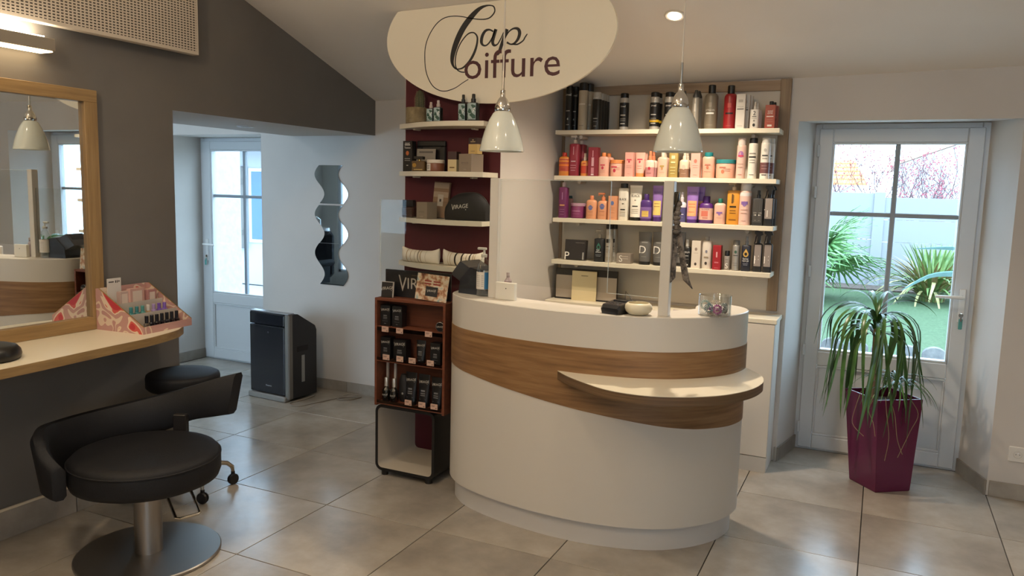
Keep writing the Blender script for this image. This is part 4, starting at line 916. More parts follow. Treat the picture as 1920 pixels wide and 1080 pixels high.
ITEMS = [
  ('can','hairspray_can','tall plain black hairspray can at the left end of the top shelf','spray can', -1.811, 4.63, 1.945, 0.048, 0.273, {'body': '181818','cap': '101010','capf': 0.1, 't': [('irvel', 0.8, 0.055, 'd8d4cc'), ('b', 0.44, 0.02, 0.5, 'a8a49c'), ('4', 0.26, 0.05, 'd8d4cc'), ('b', 0.13, 0.012, 0.4, 'a8a49c')]}, [(-1.79, 4.68, 'black hairspray can between the leftmost black can and the cream one')]),
  ('can','hairspray_can','tall cream hairspray can with a black cap on the top shelf','spray can', -1.719, 4.63, 1.945, 0.059, 0.288, {'body': 'b5a891','cap': '141414','capf': 0.165, 't': [('b', 0.55, 0.03, 0.7, 'd8d0c0'), ('b', 0.1, 0.012, 0.5, '8a806e')]}, [(-1.703, 4.69, 'grey hairspray can with black cap partly hidden by the cream can')]),
  ('can','hairspray_can','black can with a grey frosted cap, front of its row on the top shelf','spray can', -1.619, 4.6, 1.945, 0.056, 0.225, {'body': '181818','cap': 'a8a49c','capf': 0.19, 't': [('irvel', 0.85, 0.06, 'd8d4cc'), ('b', 0.3, 0.02, 0.5, 'a8a49c'), ('b', 0.22, 0.012, 0.4, '888888'), ('b', 0.1, 0.012, 0.3, 'a8a49c')]}, [(-1.619, 4.657, 'second of the grey-capped black cans, directly behind the front one'), (-1.616, 4.695, 'third of the grey-capped black cans, counting from the front'), (-1.616, 4.74, 'rearmost grey-capped black can in the row of four')]),
  ('can','mousse_can','silver mousse can with black label standing alone on the top shelf','spray can', -1.456, 4.63, 1.945, 0.056, 0.218, {'body': 'b4b0a8','cap': '161616','capf': 0.13, 'sh': 0.1, 'w': [(0.09, 0.74, '181818')], 't': [('irvel', 0.64, 0.055, 'e8e4dc'), ('b', 0.4, 0.02, 0.55, 'c8c4bc'), ('b', 0.3, 0.012, 0.6, '9a968e'), ('b', 0.25, 0.012, 0.6, '9a968e'), ('b', 0.17, 0.02, 0.5, 'c8c4bc')]}, []),
  ('can','mousse_can','black-labelled silver can with a yellow stripe, second such can from the left','spray can', -1.269, 4.63, 1.945, 0.057, 0.219, {'body': 'b4b0a8','cap': '161616','capf': 0.13, 'sh': 0.1, 'w': [(0.09, 0.72, '181818'), (0.2, 0.265, 'c9a227')], 't': [('irvel', 0.64, 0.055, 'e8e4dc'), ('b', 0.4, 0.02, 0.55, 'c8c4bc'), ('b', 0.3, 0.012, 0.6, '9a968e'), ('b', 0.25, 0.012, 0.6, '9a968e'), ('b', 0.17, 0.02, 0.5, 'c8c4bc')]}, [(-1.268, 4.688, 'black-labelled can hidden behind the left yellow-striped can')]),
  ('can','mousse_can','yellow-striped black and silver can just left of the right pendant lamp','spray can', -1.182, 4.63, 1.945, 0.056, 0.217, {'body': 'b4b0a8','cap': '161616','capf': 0.13, 'sh': 0.1, 'w': [(0.09, 0.72, '181818'), (0.2, 0.265, 'c9a227')], 't': [('irvel', 0.64, 0.055, 'e8e4dc'), ('b', 0.4, 0.02, 0.55, 'c8c4bc'), ('b', 0.3, 0.012, 0.6, '9a968e'), ('b', 0.25, 0.012, 0.6, '9a968e'), ('b', 0.17, 0.02, 0.5, 'c8c4bc')]}, [(-1.176, 4.687, 'black-labelled can half hidden by the right pendant lamp')]),
  ('can','hairspray_can','slim silver can seen beside the cord of the right pendant lamp','spray can', -1.092, 4.63, 1.945, 0.023, 0.222, {'body': 'a09a8e','cap': '3a3a38','capf': 0.19, 'sh': 0.12, 'coned': 1, 't': [('b', 0.8, 0.02, 0.5, '6a665e'), ('b', 0.55, 0.2, 0.2, 'c4beb2'), ('b', 0.2, 0.1, 0.3, 'd0cabe')]}, []),
  ('can','hairspray_can','silver can with dark conical cap right of the right pendant lamp','spray can', -1.028, 4.63, 1.945, 0.042, 0.225, {'body': 'a09a8e','cap': '3a3a38','capf': 0.19, 'sh': 0.12, 'coned': 1, 't': [('b', 0.8, 0.02, 0.5, '6a665e'), ('b', 0.55, 0.2, 0.2, 'c4beb2'), ('b', 0.2, 0.1, 0.3, 'd0cabe')]}, [(-1.023, 4.68, 'dark-sided silver can behind the one with the conical cap')]),
  ('can','hairspray_can','wide taupe hairspray can with black cap and white bar','spray can', -0.944, 4.66, 1.945, 0.075, 0.254, {'body': '6f6657','cap': '121212','capf': 0.19, 'sh': 0.1, 'cr': 0.55, 't': [('STYLE-IN', 0.43, 0.035, 'd8d4cc'), ('b', 0.36, 0.035, 0.6, 'e0dcd4'), ('b', 0.55, 0.1, 0.25, '837a6a'), ('b', 0.1, 0.01, 0.5, '8a806e')]}, []),
  ('can','hairspray_can','wide red hairspray can with black cap and black bar','spray can', -0.836, 4.66, 1.945, 0.072, 0.248, {'body': '8e1d22','cap': '121212','capf': 0.19, 'sh': 0.1, 'cr': 0.55, 't': [('b', 0.36, 0.035, 0.6, '101010'), ('b', 0.54, 0.1, 0.28, 'b04a44'), ('b', 0.08, 0.01, 0.4, 'b04a44')]}, []),
  ('box','carton_box','tall white carton right of the red can, front of its row','carton', -0.768, 4.61, 1.945, 0.049, 0.191, {'body': 'c9c3ba','d': 0.04, 't': [('b', 0.8, 0.08, 0.5, 'a8a298'), ('STYLE-IN', 0.63, 0.03, '6a665e'), ('b', 0.565, 0.025, 0.75, '101010'), ('b', 0.08, 0.012, 0.6, '9a948a')]}, [(-0.752, 4.66, 'second white carton of the row right of the red can'), (-0.744, 4.705, 'third white carton of the row right of the red can')]),
  ('bottle','serum_bottle','white dispenser bottle with a black curled mark near the right end of the top shelf','bottle', -0.694, 4.63, 1.945, 0.05, 0.15, {'body': 'd6d0c6','cap': 'd0cac0','capf': 0.27, 'sh': 0.03, 'capk': 'spray','nr': 0.3, 'd': 0.7, 't': [('2', 0.58, 0.15, '101010'), ('b', 0.45, 0.03, 0.5, '6a665e'), ('b', 0.38, 0.012, 0.6, '8a867e'), ('b', 0.3, 0.06, 0.2, '8a867e'), ('dot', 0.14, 0.12, 0.4, '141414')]}, [(-0.687, 4.681, 'brown-topped dispenser bottle behind the white one with the curled mark')]),
  ('box','carton_box','brick red carton at the right end of the top shelf','carton', -0.607, 4.615, 1.945, 0.053, 0.149, {'body': '97402f','d': 0.045, 'cap': '101010','t': [('total', 0.74, 0.08, 'd8c8c0'), ('one', 0.66, 0.1, 'd8c8c0'), ('b', 0.505, 0.04, 0.7, 'd8c8c0'), ('b', 0.38, 0.012, 0.6, 'b98070'), ('b', 0.3, 0.012, 0.6, 'b98070'), ('b', 0.12, 0.08, 0.45, 'd8c8c0')]}, [(-0.599, 4.669, 'second brick red carton behind the one at the right end')]),
  ('bottle','shampoo_bottle','orange bottle with red cap at the left end of the second shelf','bottle', -1.831, 4.63, 1.667, 0.068, 0.144, {'body': 'd9893f','cap': 'b5301f','capf': 0.16, 'sh': 0.12, 'nr': 0.45, 'cr': 0.42, 'd': 0.65, 'w': [(0.2, 0.72, 'b8503a'), (0.42, 0.5, 'e07a30'), (0.6, 0.66, 'e0903c')], 't': [('b', 0.28, 0.05, 0.5, 'a83a34')]}, []),
  ('bottle','shampoo_bottle','tall burgundy square bottle with white pump on the second shelf','bottle', -1.765, 4.64, 1.667, 0.063, 0.25, {'body': '8c2c3c','cap': 'cfc4b8','capf': 0.2, 'sh': 0.03, 'sq': 1, 'capk': 'pump','d': 0.9, 't': [('b', 0.62, 0.2, 0.08, 'c8909c'), ('b', 0.36, 0.02, 0.5, 'd8c0c4'), ('b', 0.26, 0.02, 0.6, 'b87884'), ('b', 0.2, 0.02, 0.6, 'b87884'), ('b', 0.14, 0.02, 0.5, 'b87884')]}, [(-1.749, 4.704, 'burgundy pump bottle hidden behind the tall burgundy one')]),
  ('bottle','spray_bottle','small orange spray bottle with clear cap between the burgundy bottle and carton','bottle', -1.693, 4.63, 1.667, 0.054, 0.141, {'body': 'd98a45','cap': 'c8b8a8','capf': 0.32, 'sh': 0.1, 'capk': 'spray','nr': 0.4, 'd': 0.7, 'w': [(0.12, 0.45, 'b8402c')], 't': [('b', 0.55, 0.05, 0.4, 'b85030')]}, []),
  ('box','carton_box','burgundy carton printed with a spray bottle on the second shelf','carton', -1.632, 4.62, 1.667, 0.06, 0.175, {'body': '7e2634','d': 0.05, 't': [('b', 0.78, 0.22, 0.08, 'c8909c'), ('b', 0.5, 0.3, 0.25, 'c89aa4'), ('b', 0.2, 0.2, 0.3, 'b87884'), ('b', 0.06, 0.05, 0.3, 'd8c0c4')]}, []),
  ('bottle','shampoo_bottle','pale pink bottle with orange cap right of the burgundy carton','bottle', -1.572, 4.63, 1.667, 0.067, 0.144, {'body': 'd9a794','cap': 'e08a50','capf': 0.15, 'sh': 0.12, 'nr': 0.42, 'cr': 0.4, 'd': 0.62, 't': [('b', 0.48, 0.05, 0.45, 'c03a50'), ('dot', 0.36, 0.13, 0.55, 'b03048'), ('b', 0.24, 0.012, 0.5, 'c08878'), ('b', 0.18, 0.012, 0.5, 'c08878')]}, [(-1.564, 4.699, 'pink bottle with brown cap behind the pink jar')]),
  ('jar','cosmetic_jar','pale pink jar with orange lid on the second shelf','jar', -1.496, 4.67, 1.667, 0.096, 0.102, {'body': 'd9a794','cap': 'd98a50','capf': 0.2, 't': [('b', 0.58, 0.07, 0.42, 'c03a50', -0.2), ('dot', 0.36, 0.22, 0.3, 'b03048', -0.1), ('b', 0.52, 0.03, 0.3, 'b08070', 0.28), ('b', 0.42, 0.03, 0.3, 'b08070', 0.28)]}, []),
  ('box','carton_box','pink carton between the orange-lidded jar and the pink tube','carton', -1.401, 4.615, 1.667, 0.051, 0.145, {'body': 'cf9a8e','d': 0.045, 't': [('b', 0.7, 0.05, 0.6, 'c03a50'), ('dot', 0.62, 0.1, 0.55, 'b03048'), ('b', 0.45, 0.012, 0.6, 'a87068'), ('b', 0.38, 0.012, 0.6, 'a87068'), ('b', 0.12, 0.012, 0.4, 'a87068')]}, []),
  ('tube','cream_tube','pink squeeze tube standing on an orange cap','tube', -1.343, 4.63, 1.667, 0.059, 0.146, {'body': 'dba898','cap': 'e08850','capf': 0.16, 't': [('b', 0.72, 0.05, 0.6, 'c03a50'), ('dot', 0.62, 0.1, 0.5, 'b03048'), ('b', 0.45, 0.012, 0.5, 'a87068'), ('b', 0.35, 0.012, 0.5, 'a87068')]}, [(-1.343, 4.69, 'second pink squeeze tube behind the front one')]),
  ('bottle','spray_bottle','two-tone white and mauve bottle with orange pump on the second shelf','bottle', -1.281, 4.63, 1.667, 0.055, 0.154, {'body': 'd8c4b4','cap': 'e08862','capf': 0.33, 'sh': 0.1, 'capk': 'spray','nr': 0.4, 'd': 0.7, 'w': [(0.02, 0.38, 'b07c7c')], 't': [('dot', 0.34, 0.12, 0.45, 'a8283c'), ('b', 0.16, 0.02, 0.5, '8a5858')]}, [(-1.277, 4.686, 'orange-topped bottle behind the two-tone white and mauve one')]),
  ('bottle','shampoo_bottle','beige pink bottle with white cap left of the golden bottle','bottle', -1.204, 4.63, 1.667, 0.064, 0.147, {'body': 'd5ac98','cap': 'dcccb8','capf': 0.17, 'sh': 0.12, 'nr': 0.4, 'cr': 0.36, 'd': 0.62, 't': [('b', 0.45, 0.06, 0.4, 'a08848'), ('dot', 0.36, 0.1, 0.4, 'a88048'), ('b', 0.2, 0.012, 0.5, 'b08878')]}, [(-1.21, 4.695, 'pale bottle squeezed between the beige pink one and the golden one')]),
  ('bottle','oil_bottle','golden olive bottle under the right pendant lamp','bottle', -1.138, 4.63, 1.667, 0.054, 0.197, {'body': 'a08a4c','cap': 'c0a868','capf': 0.15, 'sh': 0.03, 'sq': 1, 'd': 0.8, 't': [('b', 0.6, 0.1, 0.4, 'd8ccA0'), ('b', 0.45, 0.05, 0.5, 'd0c494'), ('b', 0.3, 0.03, 0.6, 'c4b67c'), ('b', 0.2, 0.02, 0.6, 'c4b67c'), ('b', 0.12, 0.02, 0.5, 'c4b67c')]}, []),
  ('bottle','spray_bottle','beige spray bottle with brown label next to the golden bottle','bottle', -1.075, 4.63, 1.667, 0.058, 0.152, {'body': 'd6bda6','cap': 'dccbb6','capf': 0.3, 'sh': 0.1, 'capk': 'spray','nr': 0.4, 'd': 0.7, 'w': [(0.02, 0.34, '82634f')], 't': [('dot', 0.4, 0.18, 0.5, 'c8a898'), ('b', 0.16, 0.02, 0.5, 'a88a74')]}, [(-1.074, 4.689, 'beige spray bottle peeping out behind the brown-labelled one')]),
  ('box','carton_box','pink carton left of the teal-capped bottle','carton', -1.004, 4.615, 1.667, 0.053, 0.141, {'body': 'cf9f92','d': 0.045, 't': [('dot', 0.68, 0.16, 0.5, 'b06858'), ('b', 0.5, 0.012, 0.6, 'a87068'), ('b', 0.42, 0.012, 0.5, 'a87068'), ('b', 0.12, 0.012, 0.4, 'a87068')]}, []),
  ('bottle','shampoo_bottle','stout pink bottle with teal cap on the second shelf','bottle', -0.942, 4.66, 1.667, 0.074, 0.149, {'body': 'd8a690','cap': '1d7a7e','capf': 0.16, 'sh': 0.13, 'nr': 0.72, 'cr': 0.66, 'd': 0.7, 't': [('b', 0.52, 0.05, 0.45, 'a86858'), ('dot', 0.42, 0.13, 0.4, 'b06a50'), ('b', 0.26, 0.012, 0.5, 'b08878')]}, []),
  ('jar','cosmetic_jar','wide pink jar with teal lid on the second shelf','jar', -0.843, 4.675, 1.667, 0.114, 0.108, {'body': 'd8a690','cap': '2a8286','capf': 0.19, 't': [('b', 0.58, 0.07, 0.34, 'a86858', -0.2), ('dot', 0.36, 0.22, 0.26, 'b06a50', -0.15), ('b', 0.5, 0.03, 0.34, 'b08070', 0.25), ('b', 0.4, 0.03, 0.34, 'b08070', 0.25)]}, []),
  ('can','mousse_can','tall pink can with clear cap right of the teal-lidded jar','spray can', -0.753, 4.63, 1.667, 0.052, 0.228, {'body': 'd3b0a2','cap': 'cfc0b6','capf': 0.18, 'sh': 0.04, 't': [('dot', 0.6, 0.16, 0.6, '9a6a9c'), ('b', 0.56, 0.04, 0.6, 'c03a50'), ('b', 0.36, 0.012, 0.6, 'a88878'), ('b', 0.28, 0.012, 0.5, 'a88878'), ('b', 0.1, 0.012, 0.4, 'a87068')]}, []),
  ('can','hairspray_can','white can with black cap and black bar on the second shelf','spray can', -0.69, 4.63, 1.667, 0.05, 0.228, {'body': 'd8d2c6','cap': '121216','capf': 0.13, 'sh': 0.08, 't': [('b', 0.62, 0.03, 0.7, '8a867e'), ('b', 0.535, 0.035, 0.8, '141414'), ('b', 0.46, 0.015, 0.6, '8a867e'), ('b', 0.4, 0.015, 0.6, '8a867e'), ('b', 0.1, 0.015, 0.5, '6a665e')]}, []),
  ('can','hairspray_can','white can with mauve label at the right end of the second shelf','spray can', -0.622, 4.63, 1.667, 0.052, 0.229, {'body': 'd6d0c6','cap': 'c8c4bc','capf': 0.12, 'sh': 0.08, 'w': [(0.14, 0.4, '6a4444')], 't': [('dot', 0.7, 0.08, 0.4, 'a8a49c'), ('b', 0.57, 0.03, 0.6, '3a3a3a'), ('b', 0.5, 0.015, 0.5, '8a867e'), ('b', 0.32, 0.012, 0.6, 'a88888'), ('b', 0.25, 0.012, 0.6, 'a88888'), ('b', 0.1, 0.02, 0.5, '3a3a3a')]}, [(-0.605, 4.683, 'clear-capped white can behind the mauve-labelled one')]),
  ('bottle','shampoo_bottle','tall purple square bottle with clear cap at the left end of the third shelf','bottle', -1.823, 4.62, 1.405, 0.057, 0.221, {'body': '6d2a5c','cap': 'b8a8ac','capf': 0.13, 'sh': 0.03, 'sq': 1, 'cr': 0.45, 'nr': 0.4, 'd': 0.9, 't': [('b', 0.62, 0.2, 0.08, 'b080a8'), ('b', 0.36, 0.04, 0.6, 'c89060'), ('b', 0.24, 0.012, 0.6, '9a6a92'), ('b', 0.18, 0.012, 0.6, '9a6a92'), ('b', 0.1, 0.012, 0.5, '9a6a92')]}, []),
  ('bottle','shampoo_bottle','pinkish bottle with dark teal cap behind the purple jar','bottle', -1.808, 4.7, 1.405, 0.033, 0.139, {'body': 'b88a80','cap': '2a5a60','capf': 0.12, 'sh': 0.05, 'cr': 0.7, 'nr': 0.6, 'd': 0.8}, []),
  ('jar','cosmetic_jar','purple jar with pale lid on the third shelf','jar', -1.742, 4.67, 1.405, 0.099, 0.094, {'body': '7c3460','cap': 'b08a9c','capf': 0.18, 't': [('b', 0.48, 0.04, 0.6, 'b07898'), ('b', 0.3, 0.03, 0.5, '9a5a84')]}, []),
  ('bottle','shampoo_bottle','peach bottle with round cap on the third shelf','bottle', -1.64, 4.63, 1.405, 0.068, 0.144, {'body': 'd99a74','cap': 'd8845c','capf': 0.17, 'sh': 0.13, 'nr': 0.4, 'cr': 0.36, 'd': 0.62, 't': [('dot', 0.48, 0.22, 0.5, '5a6a9a'), ('b', 0.5, 0.04, 0.5, '8a6a8a'), ('b', 0.3, 0.02, 0.5, 'b8785c'), ('b', 0.16, 0.012, 0.5, 'b8785c')]}, []),
  ('bottle','lotion_bottle','peach bottle with pump top beside the peach carton','bottle', -1.565, 4.63, 1.405, 0.069, 0.163, {'body': 'd99a74','cap': 'd8845c','capf': 0.29, 'sh': 0.13, 'nr': 0.4, 'cr': 0.36, 'd': 0.62, 't': [('dot', 0.48, 0.22, 0.5, '5a6a9a'), ('b', 0.5, 0.04, 0.5, '8a6a8a'), ('b', 0.3, 0.02, 0.5, 'b8785c'), ('b', 0.16, 0.012, 0.5, 'b8785c')], 'capk': 'pump'}, []),
  ('box','carton_box','peach carton between the peach pump bottle and the white bottle','carton', -1.495, 4.615, 1.405, 0.052, 0.145, {'body': 'd2936e','d': 0.045, 't': [('dot', 0.7, 0.18, 0.55, '5a6a9a'), ('b', 0.5, 0.012, 0.6, 'a86a50'), ('b', 0.42, 0.012, 0.6, 'a86a50'), ('b', 0.3, 0.012, 0.6, 'a86a50'), ('b', 0.1, 0.012, 0.4, 'a86a50')]}, []),
  ('bottle','shampoo_bottle','tall white bottle with offset black cap on the third shelf','bottle', -1.434, 4.63, 1.405, 0.061, 0.223, {'body': 'd8d2c6','cap': '121212','capf': 0.125, 'sh': 0.03, 'cr': 0.75, 'nr': 0.7, 'sq': 1, 'd': 0.6, 't': [('BLACK', 0.57, 0.06, '3a3a3a'), ('b', 0.45, 0.02, 0.2, '3a3a3a'), ('b', 0.29, 0.03, 0.5, '141414'), ('b', 0.22, 0.012, 0.6, '8a867e'), ('b', 0.17, 0.012, 0.6, '8a867e'), ('b', 0.12, 0.012, 0.6, '8a867e')]}, []),
  ('tube','cream_tube','large white squeeze tube on a black cap','tube', -1.359, 4.63, 1.405, 0.077, 0.212, {'body': 'dcd6ca','cap': '121212','capf': 0.1, 't': [('BLACK', 0.71, 0.075, '2a2a2a'), ('b', 0.58, 0.02, 0.15, '3a3a3a'), ('b', 0.41, 0.03, 0.5, '141414'), ('b', 0.32, 0.012, 0.6, '8a867e'), ('b', 0.27, 0.012, 0.6, '8a867e'), ('b', 0.22, 0.012, 0.6, '8a867e')]}, []),
  ('bottle','shampoo_bottle','purple bottle with yellow label left of the yellow-printed tube','bottle', -1.293, 4.63, 1.405, 0.07, 0.162, {'body': '4a2a72','cap': '3e2266','capf': 0.2, 'sh': 0.14, 'nr': 0.45, 'cr': 0.42, 'd': 0.62, 'w': [(0.1, 0.52, '7a5a9a')], 't': [('b', 0.27, 0.22, 0.62, 'd0b060'), ('b', 0.34, 0.02, 0.5, 'a8884a'), ('b', 0.26, 0.02, 0.5, 'a8884a')]}, []),
  ('tube','cream_tube','purple squeeze tube with yellow print beside the right white post','tube', -1.225, 4.63, 1.405, 0.063, 0.213, {'body': '8a68ae','cap': '46256e','capf': 0.13, 't': [('BLONDE', 0.82, 0.05, '5a3a86'), ('b', 0.38, 0.4, 0.8, 'dcc070'), ('b', 0.5, 0.02, 0.6, '9a7a4a'), ('b', 0.42, 0.02, 0.6, '9a7a4a')]}, []),
  ('bottle','spray_bottle','purple-topped pale spray bottle behind the hanging scarf','bottle', -1.135, 4.63, 1.405, 0.034, 0.236, {'body': 'c0a0b4','cap': '4a2468','capf': 0.28, 'sh': 0.04, 'capk': 'spray','nr': 0.5, 'd': 0.8}, []),
  ('bottle','spray_bottle','white spray bottle with slate blue label right of the scarf','bottle', -1.077, 4.63, 1.405, 0.052, 0.179, {'body': 'd6ccd0','cap': 'c8c0c4','capf': 0.32, 'sh': 0.12, 'capk': 'spray','nr': 0.4, 'd': 0.7, 'w': [(0.02, 0.5, '4a4670')], 't': [('b', 0.27, 0.03, 0.6, 'c0bcd0'), ('b', 0.18, 0.012, 0.5, '8a86a8')]}, []),
  ('tube','cream_tube','purple squeeze tube with orange print on the third shelf','tube', -1.016, 4.63, 1.405, 0.071, 0.212, {'body': '8a68b0','cap': '46256e','capf': 0.1, 't': [('BLONDE', 0.83, 0.05, '5a3a86'), ('b', 0.4, 0.42, 0.8, 'e0a070'), ('b', 0.52, 0.02, 0.6, 'c06a48'), ('b', 0.44, 0.02, 0.6, 'c06a48'), ('b', 0.3, 0.02, 0.6, 'c06a48')]}, [(-0.995, 4.7, 'purple squeeze tube hidden behind the orange-printed one')]),
  ('bottle','shampoo_bottle','wide purple bottle with cream label and big cap','bottle', -0.94, 4.66, 1.405, 0.082, 0.159, {'body': '52246e','cap': '46206a','capf': 0.24, 'sh': 0.18, 'nr': 0.55, 'cr': 0.5, 'd': 0.7, 'w': [(0.13, 0.56, 'cfa894')], 't': [('BLONDE', 0.52, 0.05, '6a4a6a'), ('b', 0.36, 0.2, 0.5, 'c06a58', -0.1), ('b', 0.2, 0.04, 0.4, 'b06a60')]}, []),
  ('bottle','shampoo_bottle','pale pink bottle with dark green cap on the third shelf','bottle', -0.855, 4.63, 1.405, 0.065, 0.147, {'body': 'dcae9c','cap': '1c6a5a','capf': 0.17, 'sh': 0.12, 'nr': 0.45, 'cr': 0.4, 'd': 0.62, 't': [('b', 0.45, 0.06, 0.55, '7a5a9a'), ('dot', 0.4, 0.12, 0.4, '8a6aa8'), ('b', 0.24, 0.012, 0.5, 'b08878')]}, []),
  ('bottle','shampoo_bottle','tall amber yellow square bottle with clear pump','bottle', -0.781, 4.63, 1.405, 0.07, 0.239, {'body': 'c98a2a','cap': 'c8b090','capf': 0.18, 'sh': 0.02, 'sq': 1, 'capk': 'pump','nr': 0.4, 'd': 0.55, 't': [('b', 0.62, 0.22, 0.12, '5a3a12', -0.15), ('b', 0.62, 0.18, 0.08, '7a5a22', 0.05), ('b', 0.43, 0.035, 0.55, '1a1206'), ('b', 0.34, 0.015, 0.5, '8a5a1a'), ('b', 0.28, 0.015, 0.5, '8a5a1a'), ('b', 0.12, 0.02, 0.6, '7a4a1a')]}, []),
  ('can','mousse_can','pink and white mousse can with clear cap on the third shelf','spray can', -0.716, 4.63, 1.405, 0.066, 0.242, {'body': 'dab4a6','cap': 'd0ccc8','capf': 0.2, 'sh': 0.06, 'w': [(0.68, 0.76, 'd8d2ce')], 't': [('b', 0.52, 0.07, 0.55, '7a5a9a'), ('dot', 0.5, 0.12, 0.4, '8a6aa8'), ('b', 0.36, 0.012, 0.6, 'b08878'), ('b', 0.28, 0.012, 0.5, 'b08878'), ('b', 0.1, 0.012, 0.4, 'b08878')]}, []),
  ('bottle','pump_bottle','charcoal bottle with grey label left of the black trigger sprays','bottle', -0.644, 4.63, 1.405, 0.062, 0.199, {'body': '24262a','cap': '141414','capf': 0.22, 'sh': 0.02, 'sq': 1, 'capk': 'spray','nr': 0.35, 'd': 0.6, 'w': [], 't': [('b', 0.42, 0.66, 0.86, '3c3a38'), ('STYLE-IN', 0.36, 0.04, 'b0aca4'), ('b', 0.3, 0.03, 0.6, 'c8c4bc'), ('b', 0.15, 0.012, 0.5, '7a766e')]}, []),
  ('bottle','trigger_bottle','black trigger spray with grey label at the right end of the third shelf','bottle', -0.585, 4.63, 1.405, 0.051, 0.228, {'body': '17191d','cap': '101114','capf': 0.3, 'sh': 0.06, 'sq': 1, 'capk': 'trigger','nr': 0.4, 'd': 0.55, 't': [('b', 0.43, 0.5, 0.8, '8a807a'), ('T', 0.32, 0.19, 'e6e2da', -0.2)]}, [(-0.577, 4.682, 'black trigger spray behind the one at the right end of the third shelf')]),
  ('bottle','gel_bottle','black pump bottle with a green droplet on the lowest shelf','bottle', -1.576, 4.63, 1.142, 0.065, 0.2, {'body': '15181c','cap': 'a8a090','capf': 0.27, 'sh': 0.03, 'sq': 1, 'capk': 'pump','nr': 0.35, 'd': 0.8, 't': [('drop', 0.47, 0.17, 0.4, '2f6a58'), ('Gel', 0.37, 0.05, 'e0e0dc', -0.1), ('effilant', 0.31, 0.045, 'e0e0dc'), ('b', 0.22, 0.012, 0.6, '8a8e90'), ('b', 0.18, 0.012, 0.5, '8a8e90')]}, []),
  ('can','hairspray_can','silver can with black cap and black square on the lowest shelf','spray can', -1.517, 4.63, 1.142, 0.048, 0.233, {'body': 'aaa398','cap': '121212','capf': 0.12, 'sh': 0.1, 't': [('b', 0.57, 0.1, 0.5, '181818'), ('b', 0.42, 0.02, 0.4, '5a564e'), ('b', 0.33, 0.012, 0.6, '7a766e'), ('b', 0.28, 0.012, 0.6, '7a766e'), ('b', 0.1, 0.1, 0.6, '8f887c')]}, [(-1.503, 4.68, 'dark silver can with black cap behind the one with the black square')]),
  ('box','carton_box','small low grey carton on the lowest shelf','carton', -1.409, 4.62, 1.142, 0.089, 0.062, {'body': '8a7f74','d': 0.06, 't': [('S', 0.5, 0.62, 'e6e2da', -0.4), ('b', 0.72, 0.08, 0.5, 'b0a69a', 0.15), ('b', 0.5, 0.08, 0.5, 'b0a69a', 0.15)]}, []),
  ('tube','cream_tube','grey squeeze tube on a black cap, leftmost of three on the lowest shelf','tube', -1.289, 4.63, 1.142, 0.083, 0.198, {'body': '5c5a58','cap': '141414','capf': 0.1, 't': [('b', 0.68, 0.03, 0.5, '8a8884'), ('D', 0.46, 0.23, 'e0dcd6', -0.28), ('b', 0.25, 0.012, 0.4, '8a8884')]}, []),
  ('tube','cream_tube','grey squeeze tube on a black cap beside the right white post','tube', -1.202, 4.63, 1.142, 0.08, 0.2, {'body': '5c5a58','cap': '141414','capf': 0.1, 't': [('b', 0.68, 0.03, 0.5, '8a8884'), ('D', 0.46, 0.23, 'e0dcd6', -0.28), ('b', 0.25, 0.012, 0.4, '8a8884')]}, []),
  ('tube','cream_tube','grey squeeze tube behind the tails of the hanging scarf','tube', -1.085, 4.68, 1.142, 0.058, 0.204, {'body': '5c5a58','cap': '141414','capf': 0.1, 't': [('b', 0.68, 0.03, 0.5, '8a8884'), ('D', 0.46, 0.23, 'e0dcd6', -0.28), ('b', 0.25, 0.012, 0.4, '8a8884')]}, []),
  ('bottle','serum_bottle','black bottle with silver cap right of the scarf tails','bottle', -1.032, 4.63, 1.142, 0.049, 0.164, {'body': '141414','cap': 'b4b0a8','capf': 0.24, 'sh': 0.1, 'nr': 0.45, 'cr': 0.42, 'd': 0.7, 't': [('SERUM', 0.55, 0.06, 'd0ccc4'), ('b', 0.42, 0.03, 0.5, 'a8a49c'), ('b', 0.3, 0.012, 0.6, '8a867e'), ('b', 0.1, 0.05, 0.3, 'd0ccc4', 0.15)]}, []),
  ('box','carton_box','cream carton with two dark round marks on the lowest shelf','carton', -0.973, 4.615, 1.142, 0.051, 0.161, {'body': 'd2c8ba','d': 0.045, 't': [('dot', 0.7, 0.12, 0.45, '8a7a70'), ('b', 0.56, 0.012, 0.5, 'a89c8c'), ('dot', 0.16, 0.11, 0.38, '3a3430')]}, []),
  ('bottle','shampoo_bottle','cream bottle with grey round stopper left of the red carton','bottle', -0.917, 4.63, 1.142, 0.056, 0.187, {'body': 'd4ccc0','cap': '8a8680','capf': 0.12, 'sh': 0.06, 'nr': 0.5, 'cr': 0.45, 'd': 0.6, 't': [('dot', 0.54, 0.09, 0.35, '7a7c8a'), ('b', 0.36, 0.03, 0.5, '8a7a60'), ('b', 0.33, 0.012, 0.5, 'a89c8c'), ('dot', 0.17, 0.1, 0.38, '3a3430')]}, []),
  ('box','carton_box','small red carton on the lowest shelf','carton', -0.852, 4.615, 1.142, 0.046, 0.141, {'body': '9a1c28','d': 0.05, 't': [('b', 0.62, 0.22, 0.16, 'd8a0a4'), ('b', 0.3, 0.06, 0.5, 'c06068'), ('b', 0.08, 0.02, 0.5, 'c06068')]}, []),
  ('bottle','travel_bottle','tiny silver bottle with black cap on the lowest shelf','bottle', -0.799, 4.63, 1.142, 0.032, 0.111, {'body': '98928a','cap': '111111','capf': 0.26, 'sh': 0.02, 'cr': 0.85, 'nr': 0.8, 't': [('S', 0.22, 0.26, 'e6e2da'), ('b', 0.55, 0.02, 0.5, '6a665e')]}, []),
